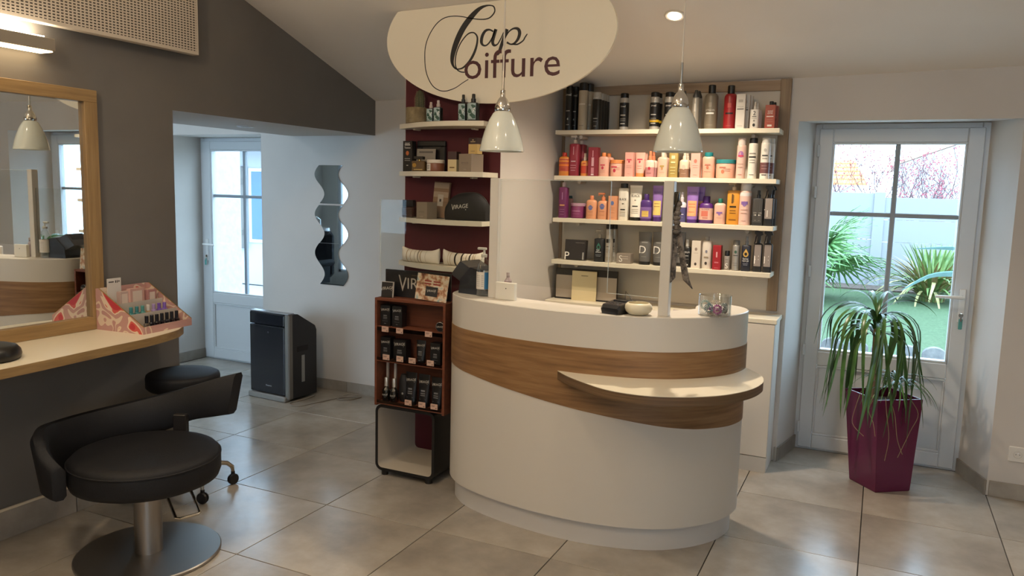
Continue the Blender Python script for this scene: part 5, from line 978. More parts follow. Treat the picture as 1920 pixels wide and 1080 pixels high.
  ('can','hairspray_can','slim silver can with grey cap between the tiny bottle and the navy spray','spray can', -0.75, 4.63, 1.142, 0.043, 0.174, {'body': 'a09c94','cap': '6a6862','capf': 0.16, 'sh': 0.06, 't': [('dot', 0.62, 0.1, 0.5, '3a5a4a'), ('b', 0.5, 0.02, 0.6, '2a2a2a'), ('b', 0.25, 0.015, 0.6, '7a766e'), ('b', 0.18, 0.015, 0.5, '7a766e')]}, []),
  ('bottle','spray_bottle','navy spray bottle with a golden droplet on the lowest shelf','bottle', -0.693, 4.63, 1.142, 0.05, 0.201, {'body': '171c2c','cap': '7a7c80','capf': 0.25, 'sh': 0.03, 'sq': 1, 'capk': 'spray','nr': 0.35, 'd': 0.7, 't': [('drop', 0.5, 0.19, 0.45, 'c8a050'), ('Spray', 0.36, 0.05, 'e6e6e2'), ('repair gel', 0.3, 0.045, 'e6e6e2'), ('b', 0.22, 0.012, 0.6, '8a8e98'), ('b', 0.18, 0.012, 0.5, '8a8e98')]}, []),
  ('bottle','trigger_bottle','left one of two black trigger sprays at the right end of the lowest shelf','bottle', -0.629, 4.63, 1.142, 0.049, 0.235, {'body': '17191d','cap': '101114','capf': 0.3, 'sh': 0.06, 'sq': 1, 'capk': 'trigger','nr': 0.4, 'd': 0.55, 't': [('b', 0.4, 0.52, 0.8, '8a807a'), ('F', 0.3, 0.2, 'e6e2da', -0.22)]}, []),
  ('bottle','trigger_bottle','right one of two black trigger sprays at the right end of the lowest shelf','bottle', -0.575, 4.63, 1.142, 0.049, 0.238, {'body': '17191d','cap': '101114','capf': 0.3, 'sh': 0.06, 'sq': 1, 'capk': 'trigger','nr': 0.4, 'd': 0.55, 't': [('b', 0.4, 0.52, 0.8, '8a807a'), ('E', 0.3, 0.2, 'e6e2da', -0.22)]}, []),
]

GR = {'spray can': 'spray cans on the product shelves', 'bottle': 'bottles on the product shelves', 'carton': 'cartons on the product shelves', 'jar': 'jars on the product shelves', 'tube': 'tubes on the product shelves'}
for kind, name, label, cat, x, y, z, w_, h, P, backs in ITEMS:
    r_ = make_item(kind, name, label, cat, (x, y, z), w_, h, P, GR.get(cat))
    for (bx2, by2, lb) in backs: dup(r_, (bx2, by2, z), lb)
# tilted black case with letter P on the lowest shelf
pc = thing('gift_box', 'black square box with a white letter P leaning at the left of the lowest shelf', 'box', (-1.735, 4.63, 1.142))
Tm = Matrix.Rotation(-.10, 4, 'X')
obj('box_body', MB().box(-.070, .070, -.018, .018, .002, .128, .002).xform(Tm), M('232021', .35, name='black_card'), pc)
mb = MB(); put_text(mb, 'P', lambda u, z: tuple(Tm @ Vector((u, -.0186, z))), .048, -.052, .026); obj('lettering', mb, ink('e4e0d8'), pc, smooth=False)
for q_ in ((.05, .06, .004, .05), (.0, .06, .108, .110)): obj('printed_text', MB().box(q_[0], q_[1], -.0187, -.0182, q_[2], q_[3]).xform(Tm), ink('8a8680'), pc, smooth=False)

# ------------------------------------------------------------------ curved shelves on the bordeaux panel
def bow(x):  # front edge depth below the panel
    t_ = (x-PX0)/(PX1-PX0); return .02+.19*math.sin(PI*min(1, max(0, .04+t_*.66)))**.9*(1 if t_ < .72 else 1)
BSZ = (1.925, 1.66, 1.40, 1.15)
for i, z in enumerate(BSZ):
    xs_ = [PX0-.008+(PX1-.012-PX0+.008)*k/24 for k in range(25)]
    poly = [(xs_[0], PY-.001)]+[(x, PY-bow(x)) for x in xs_]+[(xs_[-1], PY-.001)]
    t = thing('curved_shelf', ['topmost', 'second highest', 'third highest', 'lowest'][i]+' of the four curved white shelves on the bordeaux panel', 'shelf', (-2.2, PY, z), group='curved shelves on the bordeaux panel')
    obj('board', MB().prism([(x+2.2, y-PY) for x, y in poly], -.026, 0), CREAMLAM, t, angle=30)
    for xb in (-2.42, -2.05): obj('shelf_support', MB().box(xb+2.2-.008, xb+2.2+.008, -.06, -.001, -.034, -.026, .001), CREAMLAM, t)
# cactus in pot
pt_ = thing('potted_cactus', 'small columnar cactus in a rough stone pot on the topmost curved shelf', 'cactus', (-2.40, 3.803, 1.925))
obj('pot', MB().lathe([(.056, 0), (.061, .004), (.061, .084), (.058, .087), (.052, .085), (.050, .074), (.001, .072)], 28), noisy('rough_stone', '6a5c44', '8f8062', 26, 5, .9, bump=.5, bscale=90), pt_)
cyl = []
for k in range(12):
    t_ = k/11; r0 = .021*math.sqrt(max(.03, 1-max(0, t_-.55)**2/.205)) if t_ > .55 else .0185+.0025*math.sin(t_*PI)
    cyl.append([((r0*(1+.16*math.cos(8*a)))*math.cos(a)+.02, (r0*(1+.16*math.cos(8*a)))*math.sin(a), .072+.112*t_) for a in [2*PI*i/48 for i in range(48)]])
cb_ = obj('cactus_stem', MB().loft(cyl), M('4a4c34', .7, name='cactus_green'), pt_, angle=70)
mb = MB()
for k in range(14):
    for i in range(8):
        a = 2*PI*i/8; z = .08+.007*k+.003*(i % 2); r0 = .024 if k < 9 else .021-.002*(k-9)
        for da in (-.35, 0, .35):
            p = (r0*math.cos(a)+.02, r0*math.sin(a), z); q = ((r0+.008)*math.cos(a+da)+.02, (r0+.008)*math.sin(a+da), z+.004)
            mb.tube([p, q], [.0006, .0002], 3, caps=False)
o = obj('spines', mb, M('a89878', .6, name='spine'), pt_, smooth=False); o['kind'] = 'stuff'
# spray bottles with green landscape label
SPB = dict(body='0f1414', cap='8a807a', capf=.30, sh=.1, capk='spray', nr=.42, d=.9, t=[('b', .35, .60, .85, '9fb0b0'), ])
def spray_green(x, y, w_, h, capc, label):
    r = make_item('bottle', 'spray_bottle', label, 'bottle', (x, y, 1.925), w_, h, dict(SPB, cap=capc), 'green labelled spray bottles')
    rr = w_/2; mb = MB()
    def pl(u, z): 
        k = abs(u)/rr; return (u, -(rr*.9*(1-min(.97, k)**2.6)**(1/2.6)+.0026), z)
    for (pts, ) in (([(-.8, .08), (.82, .08), (.82, .2), (.2, .3), (-.3, .22), (-.8, .3)],), ([(-.7, .32), (-.35, .46), (.0, .42), (.25, .3), (-.2, .27)],), ([(.82, .34), (.3, .48), (.0, .58), (.3, .6), (.82, .56)],)):
        pts2 = []
        for a_, b_ in zip(pts, pts[1:]+pts[:1]):
            for k in range(4): pts2.append((a_[0]+(b_[0]-a_[0])*k/4, a_[1]+(b_[1]-a_[1])*k/4))
        mb.add([pl(x_*rr*.95, z_*h) for x_, z_ in pts2], [tuple(range(len(pts2)))])
    obj('label_print', mb, ink('2f5244'), r, smooth=False)
    mb = MB(); mb.add([pl(x_*rr*.95, z_*h) for x_, z_ in ((.35, .3), (.78, .38), (.78, .5), (.45, .46))], [(0, 1, 2, 3)]); obj('label_patch', mb, ink('cfd4d0'), r, smooth=False)
    return r
spray_green(-2.266, 3.735, .046, .108, 'b8a8a0', 'left small spray bottle with clear cap and green label on the topmost curved shelf')
spray_green(-2.214, 3.725, .048, .115, 'b8a8a0', 'right small spray bottle with clear cap and green label on the topmost curved shelf')
spray_green(-2.066, 3.735, .050, .142, '1a1818', 'left large dark spray bottle with black cap and green label on the topmost curved shelf')
spray_green(-1.992, 3.712, .062, .141, '1a1818', 'right large dark spray bottle with black cap and green label on the topmost curved shelf')
# second shelf
z2 = 1.66
tb2 = make_item('box', 'carton_box', 'tall black carton with orange picture at the left end of the second curved shelf', 'carton', (-2.452, 3.815, z2), .060, .17, dict(body='121010', d=.045, t=[('never', .93, .06, 'd8d4cc'), ('b', .87, .03, .6, 'c8c4bc'), ('Tattoo', .78, .06, 'd8d4cc'), ('dot', .6, .15, .6, 'b0602a'), ('b', .42, .02, .6, 'a8a49c'), ('b', .36, .02, .6, '8a8680'), ('b', .2, .03, .2, 'a8a49c')]))
pf = thing('framed_picture', 'black picture frame leaning on the bordeaux panel of the second curved shelf', 'frame', (-2.33, 3.856, z2))
mb = MB(); mb.box(-.093, .093, -.012, .008, .142, .174, .004).box(-.093, .093, -.012, .008, 0, .03, .004).box(-.093, -.06, -.012, .008, .03, .142, .004).box(.06, .093, -.012, .008, .03, .142, .004)
obj('frame', mb, M('100f10', .4, name='black_frame'), pf); obj('picture', MB().box(-.06, .06, -.002, .004, .03, .142), M('1c1a1b', .3, name='dark_picture'), pf, smooth=False)
ls = thing('info_sheet', 'pale printed card leaning on the black picture frame', 'card', (-2.352, 3.825, z2))
obj('card', MB().box(-.062, .062, -.0015, .0015, 0, .128).xform(Matrix.Rotation(-.06, 4, 'X')), M('8a8276', .6, name='pale_card'), ls, smooth=False)
obj('printed_text', MB().box(-.045, .045, -.0022, -.0017, .105, .115).xform(Matrix.Rotation(-.06, 4, 'X')), ink('5a544c'), ls, smooth=False)
pe_ = thing('perfume_bottle', 'square amber perfume bottle with dark cap on the second curved shelf', 'perfume', (-2.355, 3.765, z2))
obj('flask', MB().box(-.044, .044, -.017, .017, 0, .058, .005), M('5a4426', .12, name='amber_glass', coat=.8), pe_)
obj('neck', MB().lathe([(.009, .058), (.009, .066)], 12), M('b09050', .25, .9, name='brass'), pe_)
obj('cap', MB().box(-.03, .03, -.012, .012, .066, .083, .002), M('161212', .3, name='black_cap'), pe_)
mb = MB(); mb.lathe([(.012, 0), (.012, .001)], 16).xform(Matrix.Translation((-.022, -.0172, .034)) @ Matrix.Rotation(PI/2, 4, 'X')); obj('emblem', mb, M('b08c48', .3, .8, name='gold_disc'), pe_)
obj('printed_text', MB().box(-.025, .03, -.0178, -.0172, .008, .013), ink('b09860'), pe_, smooth=False)
make_item('jar', 'cosmetic_jar', 'brown jar with white lid and paper label on the second curved shelf', 'jar', (-2.242, 3.752, z2), .098, .064, dict(body='7a4c36', cap='d0c6b6', capf=.27, t=[('b', .36, .6, .38, 'c8c0b4', -.45), ('b', .5, .05, .25, '4a4440', -.45), ('b', .38, .05, .25, '4a4440', -.45), ('b', .26, .05, .2, '4a4440', -.45)]))
sm = thing('carton_box', 'small two-tone brown and cream carton left of the taupe box', 'carton', (-2.125, 3.752, z2))
obj('carton', MB().box(-.027, .027, -.025, .025, 0, .066, .0008), M('c4b288', .5, name='cream_card'), sm); obj('carton_top', MB().box(-.027, .027, -.025, .025, .066, .108, .0008), M('3a2420', .5, name='brown_card'), sm)
obj('printed_text', MB().box(-.015, .015, -.0256, -.0251, .02, .026), ink('6a5430'), sm, smooth=False)
bgx = make_item('box', 'carton_box', 'large taupe carton reading FEMINADE on the second curved shelf', 'carton', (-2.025, 3.757, z2), .098, .096, dict(body='8c7d6c', d=.09, t=[('FEMINADE', .5, .085, '5f5246'), ('b', .4, .015, .5, '75685a'), ('PARIS', .14, .06, 'b0a394')]))
bgx.rotation_euler = (0, 0, math.radians(-18))
tp = thing('carton_box', 'small brown and gold carton standing on the large taupe carton', 'carton', (-2.0, 3.757, z2+.096), math.radians(-10))
obj('carton', MB().box(-.03, .03, -.022, .022, 0, .052, .0008), M('c4a66a', .5, name='gold_card'), tp); obj('carton_top', MB().box(-.03, .03, -.022, .022, .052, .085, .0008), M('35201c', .5, name='brown_card'), tp)
obj('printed_text', MB().box(-.014, .014, -.0226, -.0221, .012, .017).box(-.016, .016, -.0226, -.0221, .062, .067).box(-.004, .004, -.0226, -.0221, .07, .077), ink('a08a60'), tp, smooth=False)
# third shelf
z3 = 1.40
p3 = thing('perfume_bottle', 'dark glass perfume bottle with black lid at the left end of the third curved shelf', 'perfume', (-2.45, 3.812, z3))
obj('flask', MB().box(-.04, .04, -.022, .022, 0, .062, .008), M('3a2420', .1, name='smoky_glass', coat=1.), p3); obj('cap', MB().box(-.034, .034, -.02, .02, .062, .10, .003), M('121012', .3, name='black_cap'), p3)
make_item('box', 'carton_box', 'taupe cube carton in front of the kraft packet on the third curved shelf', 'carton', (-2.29, 3.742, z3), .082, .092, dict(body='8c7e6c', d=.078, t=[('FEMINADE', .42, .07, '6a5c4e'), ('b', .14, .03, .3, 'a89a88')])).rotation_euler = (0, 0, math.radians(-14))
kp = thing('kraft_packet', 'tall kraft packet with pale label leaning on the bordeaux panel', 'packet', (-2.262, 3.836, z3))
Tk = Matrix.Rotation(-.08, 4, 'X') @ Matrix.Rotation(.05, 4, 'Y')
obj('packet', MB().box(-.05, .05, -.010, .010, 0.004, .205, .002).xform(Tk), M('8a6e54', .6, name='kraft_paper'), kp)
obj('pale_panels', MB().box(-.048, .048, -.0108, -.0104, .17, .2).box(-.048, .048, -.0108, -.0104, .12, .15).xform(Tk), M('a8937c', .6, name='pale_kraft'), kp, smooth=False)
obj('paper_label', MB().box(-.018, .018, -.0116, -.0109, .07, .135).xform(Tk), M('b8ac9c', .5, name='white_label'), kp, smooth=False)
obj('printed_text', MB().box(-.006, .006, -.0122, -.0117, .095, .11).xform(Tk), ink('3a3430'), kp, smooth=False)
bag = thing('toiletry_bag', 'black zipped toiletry bag printed VIRAGE on the third curved shelf', 'bag', (-2.045, 3.765, z3))
CL = M('131213', .75, name='black_canvas'); loops = []
for k in range(17):
    t_ = k/16; x = -.125+.25*t_; e_ = abs(2*t_-1); hh = .155*(1-.42*e_**3.2)*(1-.10*(1-t_)); dd_ = .052*(1-.35*e_**4)
    loops.append([(x, dd_*c_, z) for c_, z in ((-.8, 0), (-1, .02), (-1., hh*.5), (-.75, hh*.85), (-.3, hh), (.3, hh), (.75, hh*.85), (1, hh*.5), (1, .02), (.8, 0))])
obj('bag_body', MB().loft(loops), CL, bag, angle=55)
obj('zip', MB().tube([(-.115+.23*k/12, 0, .157*(1-.42*abs(2*(.04+.92*k/12)-1)**3.2)*(1-.10*(1-k/12))) for k in range(13)], .003, 6), M('2a2a2a', .4, name='zip'), bag)
def virage(mb, place, size, cx=0, cz=0, tilt=.12):
    V, F_, wd = txt('VIRAGE'); x0 = -wd/2
    # big initial V, rising baseline
    mb.add([place(cx+size*x, cz+size*(y*(1.0+.75*max(0, (x0+.95-x)/.95 if x < x0+.95 else 0))-(.45*max(0, (x0+.95-x)/.95) if x < x0+.95 else 0)+tilt*x)) for x, y in V], F_)
    d = size*.14; mb.add([place(cx+size*(wd*.36)+d*a_, cz-size*.42+size*tilt*wd*.3+d*b_) for a_, b_ in ((-1, 0), (0, -1), (1, 0), (0, 1))], [(0, 1, 2, 3)])
mb = MB(); virage(mb, lambda u, z: (u, -.0535, z), .021, -.02, .065); obj('lettering', mb, ink('c8c4ba'), bag, smooth=False)
# lowest shelf: bracelet bolsters
def bolster(x, y, label, bands, rz):
    t = thing('bracelet_cushion', label, 'cushion', (x, y, 1.15), math.radians(rz)); loops = []
    for k in range(19):
        s_ = k/18; xx = -.122+.244*s_; e_ = abs(2*s_-1); ht = .034+.018*e_**4; dp = .034*(1-.72*e_**7); ht = ht*(1-.0*e_)
        zc = .036
        loops.append([(xx+ .02*e_**4*(1 if s_ > .5 else -1)*(.25 if math.sin(a) < 0 else .4)*math.copysign(1, 1), dp*math.cos(a), zc+(ht if math.sin(a) > 0 else .036)*math.sin(a)*(1)) for a in [2*PI*i/18 for i in range(18)]])
    obj('cushion', MB().loft(loops), M('e6dece', .7, name='cream_velvet'), t, angle=60)
    for (bx3, bw3, mat, nm) in bands:
        e_ = abs(bx3/.122); mb = MB(); zc = .036
        for sgn in range(1):
            lo = []
            for xx in (bx3-bw3/2, bx3+bw3/2): lo.append([(xx, .0352*math.cos(a)*(1-.72*e_**7), zc+(.0352+.018*e_**4 if math.sin(a) > 0 else .0365)*math.sin(a)) for a in [2*PI*i/22 for i in range(22)]])
            mb.loft(lo, caps=False)
        b_ = tag(obj(nm, mb, mat, None, smooth=True), None)
        b_.location = (x, y, 1.15); b_.rotation_euler = (0, 0, math.radians(rz)); yield b_
GOLD = M('b8935a', .3, .8, name='gold'); SILV = M('a89c88', .3, .8, name='silver'); DARKB = M('1a1612', .5, name='black_band')
n = 0
for (x, y, lab, bands, rz, side_) in ((-2.345, 3.775, 'left cream bolster with thin bracelets on the lowest curved shelf', [(-.078, .004, GOLD, 'bracelet'), (-.05, .0025, GOLD, 'bracelet'), (-.022, .0025, SILV, 'bracelet'), (.002, .006, SILV, 'bracelet'), (.02, .004, GOLD, 'bracelet'), (.055, .002, SILV, 'bracelet')], -6, 'left'),
        (-2.055, 3.745, 'right cream bolster with dark bracelets on the lowest curved shelf', [(-.082, .002, GOLD, 'bracelet'), (-.066, .0025, GOLD, 'bracelet'), (-.034, .010, DARKB, 'bracelet'), (.008, .009, DARKB, 'bracelet'), (.036, .0025, GOLD, 'bracelet'), (.058, .008, DARKB, 'bracelet'), (.078, .003, GOLD, 'bracelet'), (.09, .002, GOLD, 'bracelet')], -4, 'right')):
    ords = ['first', 'second', 'third', 'fourth', 'fifth', 'sixth', 'seventh', 'eighth']
    for k, b_ in enumerate(bolster(x, y, lab, bands, rz)):
        mname = bands[k][2].name.split('.')[0].replace('_band', '')
        tag(b_, '%s bracelet, %s from the left on the %s cream bolster' % (mname, ords[k], side_), 'bracelet', 'bracelets on the '+side_+' bolster')

# ------------------------------------------------------------------ open cube and wooden product rack
cu = thing('open_cube', 'black cube stand with rounded corners and white inside under the wooden rack', 'stand', (-2.235, 3.64, 0))
def rr(w2, h2, r, zc, y, n=5):
    P = []
    for cx_, cz_, a0 in ((w2-r, h2-r, 0), (-w2+r, h2-r, PI/2), (-w2+r, -h2+r, PI), (w2-r, -h2+r, 3*PI/2)):
        for k in range(n+1): a = a0+PI/2*k/n; P.append((cx_+r*math.cos(a), y, zc+cz_+r*math.sin(a)))
    return P
zc = .213; mb = MB(); hw, hh = .187, .185
mb.loft([rr(hw, hh, .04, zc, -.19), rr(hw, hh, .04, zc, .19)], caps=False)
mb.loft([rr(hw-.016, hh-.016, .026, zc, -.19), rr(hw, hh, .04, zc, -.19)], caps=False)
mb.loft([rr(hw, hh, .04, zc, .19), rr(hw-.016, hh-.016, .026, zc, .19)], caps=False)
obj('shell', mb, M('111112', .45, name='black_laminate'), cu, angle=40)
obj('lining', MB().loft([rr(hw-.016, hh-.016, .026, zc, .19), rr(hw-.016, hh-.016, .026, zc, -.189)], caps=False), M('b8b0a2', .5, name='white_lining'), cu, angle=40)
for fx in (-.14, .14):
    for fy in (-.165, .165): obj('foot', MB().lathe([(.018, 0), (.02, .004), (.02, .03)], 14, cx=fx, cy=fy), M('111112', .45, name='black_laminate'), cu)
rk = thing('product_rack', 'reddish wooden rack with three product shelves standing on the black cube', 'rack', (-2.197, 3.49, .398))
RW = .217
obj('side_panel', MB().box(-RW, -RW+.014, -.062, .062, 0, .587, .001), MAHOG, rk); obj('side_panel', MB().box(RW-.014, RW, -.062, .062, 0, .587, .001), MAHOG, rk)
obj('top_panel', MB().box(-RW+.014, RW-.014, -.062, .062, .573, .587, .001), MAHOG, rk)
obj('back_panel', MB().box(-RW+.014, RW-.014, .054, .061, .02, .573), MAHOG, rk, smooth=False)
RZ = (.435, .255, .020)
for z in RZ: obj('rack_shelf', MB().box(-RW+.014, RW-.014, -.060, .054, z-.012, z, .001), MAHOG, rk)
lipm = SMOKE
for z in RZ: obj('clear_lip', MB().box(-RW+.016, RW-.016, -.0635, -.0615, z-.022 if z > .3 else z-.004, z+.012 if z < .3 else z-.002), lipm, rk, smooth=False)
TAG = M('c0a090', .5, name='price_card')
for xs_, z in (((-.147, -.056, .121), .424), ((-.14, -.053, .023, .134), .273), ((.001, .086, .160), .044)):
    for x in xs_:
        g = obj('price_tag', MB().box(x-.021, x+.021, -.0675, -.0645, z-.016, z+.013, .0005).xform(Matrix.Identity(4)), TAG, rk, smooth=False)
        obj('price_print', MB().box(x+.010, x+.015, -.0682, -.0676, z-.012, z-.006).box(x-.015, x+.006, -.0682, -.0676, z+.004, z+.006).box(x-.015, x+.002, -.0682, -.0676, z-.001, z+.001), ink('5a4a44'), g, smooth=False)
def virage_item(kind, x, w_, h, z, label, d=.05, y=3.475, name='black_carton'):
    root = thing(name, label, 'tube' if kind == 'tube' else 'carton' if kind == 'box' else 'bottle', (x, y, .398+z), group='black products on the wooden rack'); r = w_/2
    BKC = M('121214', .4, name='black_matte')
    if kind == 'box':
        obj('carton', MB().box(-r, r, -d/2, d/2, 0, h, .001), BKC, root); pl = lambda u, zz: (u, -d/2-.0006, zz)
    elif kind == 'tube':
        zc_ = h*.12; loops = []
        f = lambda zz: max(.002, r*.62*max(0,1-(zz-zc_)/(h-zc_))**.75)
        for k in range(9):
            zz = zc_+(h-zc_)*k/8; ww = r*(.86+.14*k/8); loops.append([(ww*math.cos(2*PI*i/20), f(zz)*math.sin(2*PI*i/20), zz) for i in range(20)])
        obj('body', MB().loft(loops), BKC, root, angle=50); obj('cap', MB().lathe([(r*.8, 0), (r*.8, zc_)], 20, dy=.72), M('0c0c0d', .3, name='gloss_black'), root)
        pl = lambda u, zz: (u, -f(max(zz, zc_))*math.sqrt(max(.03, 1-(u/r)**2))-.0014, zz)
    mb = MB(); virage(mb, pl, r*.36, 0, h*.74, .1); obj('lettering', mb, ink('b4b0a8'), root, smooth=False)
    mb = MB()
    for zz, ww, hh_ in ((.5, .35, .05), (.42, .4, .03), (.36, .4, .03), (.24, .55, .012), (.12, .2, .03)): mb.add([pl(r*ww*a_, h*(zz+hh_*b_/2)) for a_, b_ in ((-1, -1), (1, -1), (1, 1), (-1, 1))], [(0, 1, 2, 3)])
    obj('printed_text', mb, ink('6a6a6c'), root, smooth=False)
    return root
virage_item('box', -2.362, .062, .112, RZ[0], 'left black carton on the top level of the wooden rack')
virage_item('box', -2.288, .060, .112, RZ[0], 'right black carton on the top level of the wooden rack')
tn = thing('wax_tin', 'round black wax tin standing on edge at the right of the top rack level', 'tin', (-2.026, 3.465, .398+RZ[0]+.0255))
tm_ = Matrix.Rotation(PI/2, 4, 'X')
obj('tin', MB().lathe([(.024, -.012), (.0255, -.010), (.0255, .009), (.024, .011)], 28).xform(tm_), M('141416', .35, name='black_tin'), tn)
obj('rim', MB().lathe([(.0235, .0112), (.0255, .0105), (.0256, .006)], 28, cap0=False, cap1=False).xform(tm_), M('a8a4a0', .3, .8, name='tin_rim'), tn)
mb = MB(); virage(mb, lambda u, z: (u, -.0122, z), .0085, 0, -.003, .1); obj('lettering', mb, ink('c0bcb4'), tn, smooth=False)
virage_item('box', -2.36, .062, .118, RZ[1], 'leftmost black carton on the middle level of the wooden rack')
virage_item('box', -2.270, .078, .112, RZ[1], 'widest black carton on the middle level of the wooden rack')
virage_item('tube', -2.150, .058, .120, RZ[1], 'black tube on the middle level of the wooden rack', name='black_tube')
virage_item('box', -2.050, .060, .118, RZ[1], 'rightmost black carton on the middle level of the wooden rack')
virage_item('tube', -2.208, .070, .176, RZ[2], 'left one of three black tubes on the bottom level of the wooden rack', name='black_tube')
virage_item('tube', -2.128, .070, .174, RZ[2], 'middle one of three black tubes on the bottom level of the wooden rack', name='black_tube')
virage_item('tube', -2.049, .068, .168, RZ[2], 'right one of three black tubes on the bottom level of the wooden rack', name='black_tube')
for x, lb, tall in ((-2.362, 'left black dropper bottle with a silver top on the bottom rack level', 1), (-2.312, 'right black dropper bottle with a silver top on the bottom rack level', 1)):
    t = thing('dropper_bottle', lb, 'bottle', (x, 3.465, .398+RZ[2]), group='dropper bottles on the rack')
    obj('bottle_body', MB().lathe([(.020, 0), (.0225, .004), (.0225, .062), (.010, .078), (.009, .085)], 20), M('0e0f10', .15, name='black_glass', coat=.7), t)
    obj('cap', MB().lathe([(.0105, .083), (.0105, .128), (.009, .131)], 16), M('c8c4be', .25, .7, name='silver_cap'), t)
    mb = MB(); virage(mb, lambda u, z: (.0232*math.sin(u/.0232), -.0232*math.cos(u/.0232), z), .0085, 0, .035, .1); obj('lettering', mb, ink('b4b0a8'), t, smooth=False)
    s2 = thing('silver_stick', 'slim silver stick standing behind the '+('left' if x < -2.34 else 'right')+' dropper bottle', 'stick', (x-.018, 3.505, .398+RZ[2]), group='slim sticks on the rack')
    obj('stick', MB().box(-.006, .006, -.006, .006, 0, .205, .001), M('c4bfb8', .3, .4, name='silver_card'), s2)
dk2 = thing('dark_pouch', 'dark round pouch between the dropper bottles and the tubes of the rack', 'pouch', (-2.272, 3.50, .398+RZ[2]))
obj('pouch', MB().lathe([(.018, 0), (.026, .01), (.029, .06), (.028, .12), (.018, .15), (.010, .155)], 18, dy=.7), M('17171a', .6, name='dark_cloth'), dk2); obj('button', MB().lathe([(.006, 0), (.006, .001)], 10).xform(Matrix.Translation((.004, -.0208, .05)) @ Matrix.Rotation(PI/2, 4, 'X')), ink('8a8a88'), dk2)
# boards on top of the rack
ztop = .398+.587
vb = thing('display_board', 'black display board reading VIRAGE standing on the wooden rack', 'sign', (-2.205, 3.528, ztop))
obj('board', MB().box(-.207, .20, -.004, .004, 0, .145, .001), M('141214', .45, name='black_card'), vb)
mb = MB(); virage(mb, lambda u, z: (u, -.0047, z), .058, .018, .050, .03); obj('lettering', mb, ink('b0a89c'), vb, smooth=False)
obj('printed_text', MB().box(-.04, .12, -.0048, -.0042, .118, .123), ink('4a3a32'), vb, smooth=False)
sc_ = thing('small_card', 'small dark card reading VIRAGE at the left of the rack top', 'card', (-2.36, 3.465, ztop), math.radians(4))
Tc = Matrix.Rotation(-.1, 4, 'X'); obj('card', MB().box(-.036, .036, -.003, .003, 0.001, .084, .001).xform(Tc), M('1c1818', .45, name='dark_card'), sc_)
obj('card_edge', MB().box(.032, .037, -.0035, .0025, 0.001, .084).box(-.036, .037, -.0035, .0025, .081, .085).xform(Tc), M('a8a098', .5, name='pale_edge'), sc_, smooth=False)
mb = MB(); virage(mb, lambda u, z: tuple(Tc @ Vector((u, -.0037, z))), .0155, -.002, .042, .12); obj('lettering', mb, ink('c0b8ac'), sc_, smooth=False)
pcx = thing('picture_card', 'colourful picture card with a small VIRAGE tag leaning on the black display board', 'card', (-2.087, 3.455, ztop), math.radians(3))
m, n, l, b = nodes('collage_print'); tc = n.new('ShaderNodeTexCoord'); nz = n.new('ShaderNodeTexNoise'); nz.inputs['Scale'].default_value = 34; nz.inputs['Detail'].default_value = 3
l.new(tc.outputs['Object'], nz.inputs[0]); cr = n.new('ShaderNodeValToRGB'); e = cr.color_ramp.elements; e[0].position = .3; e[0].color = lin('5a2a20'); e[1].position = .7; e[1].color = lin('8fa4a8')
for p_, c_ in ((.42, 'a87a58'), (.5, 'c8b298'), (.58, 'd0c0a8')):
    q = e.new(p_); q.color = lin(c_)
l.new(nz.outputs[0], cr.inputs[0]); l.new(cr.outputs[0], b.inputs['Base Color']); b.inputs['Roughness'].default_value = .4
Tp = Matrix.Rotation(-.14, 4, 'X') @ Matrix.Rotation(.06, 4, 'Y')
obj('card', MB().box(-.092, .092, -.0015, .0015, .006, .142).xform(Tp), m, pcx, smooth=False)
mb = MB()
for zz in (.088, .102): mb.box(-.046, -.006, -.0025, -.0016, zz, zz+.008).box(.006, .046, -.0025, -.0016, zz, zz+.008)
obj('red_stripes', mb.xform(Tp), ink('8e2f24'), pcx, smooth=False)
obj('dark_tag', MB().box(-.034, .036, -.0028, -.0017, .028, .078).xform(Tp), M('1c1a1c', .5, name='tag_black'), pcx, smooth=False)
mb = MB(); virage(mb, lambda u, z: tuple(Tp @ Vector((u, -.0034, z))), .011, 0, .052, .1); obj('lettering', mb, ink('c8c0b4'), pcx, smooth=False)

# ------------------------------------------------------------------ wall socket
so = thing('wall_socket', 'white wall socket low on the wall right of the garden door', 'socket', (.74, YB, .248))
obj('plate', MB().box(-.042, .042, -.009, -.0005, -.042, .042, .004), M('d8d4cc', .35, name='socket_white'), so)
obj('socket_well', MB().lathe([(.020, -.0005), (.0205, .0005), (.018, .0012), (.016, -.004), (.001, -.004)], 22).xform(Matrix.Translation((0, -.0092, 0)) @ Matrix.Rotation(PI/2, 4, 'X')), M('bcb6ac', .4, name='socket_grey'), so)
obj('contact_holes', MB().box(-.0105, -.0065, -.0108, -.0105, -.002, .002).box(.0065, .0105, -.0108, -.0105, -.002, .002), M('1a1a1a', .6, name='hole'), so, smooth=False)
obj('earth_pin', MB().lathe([(.0025, 0), (.002, .008)], 8).xform(Matrix.Translation((0, -.0095, .009)) @ Matrix.Rotation(PI/2, 4, 'X')), CHROME, so)
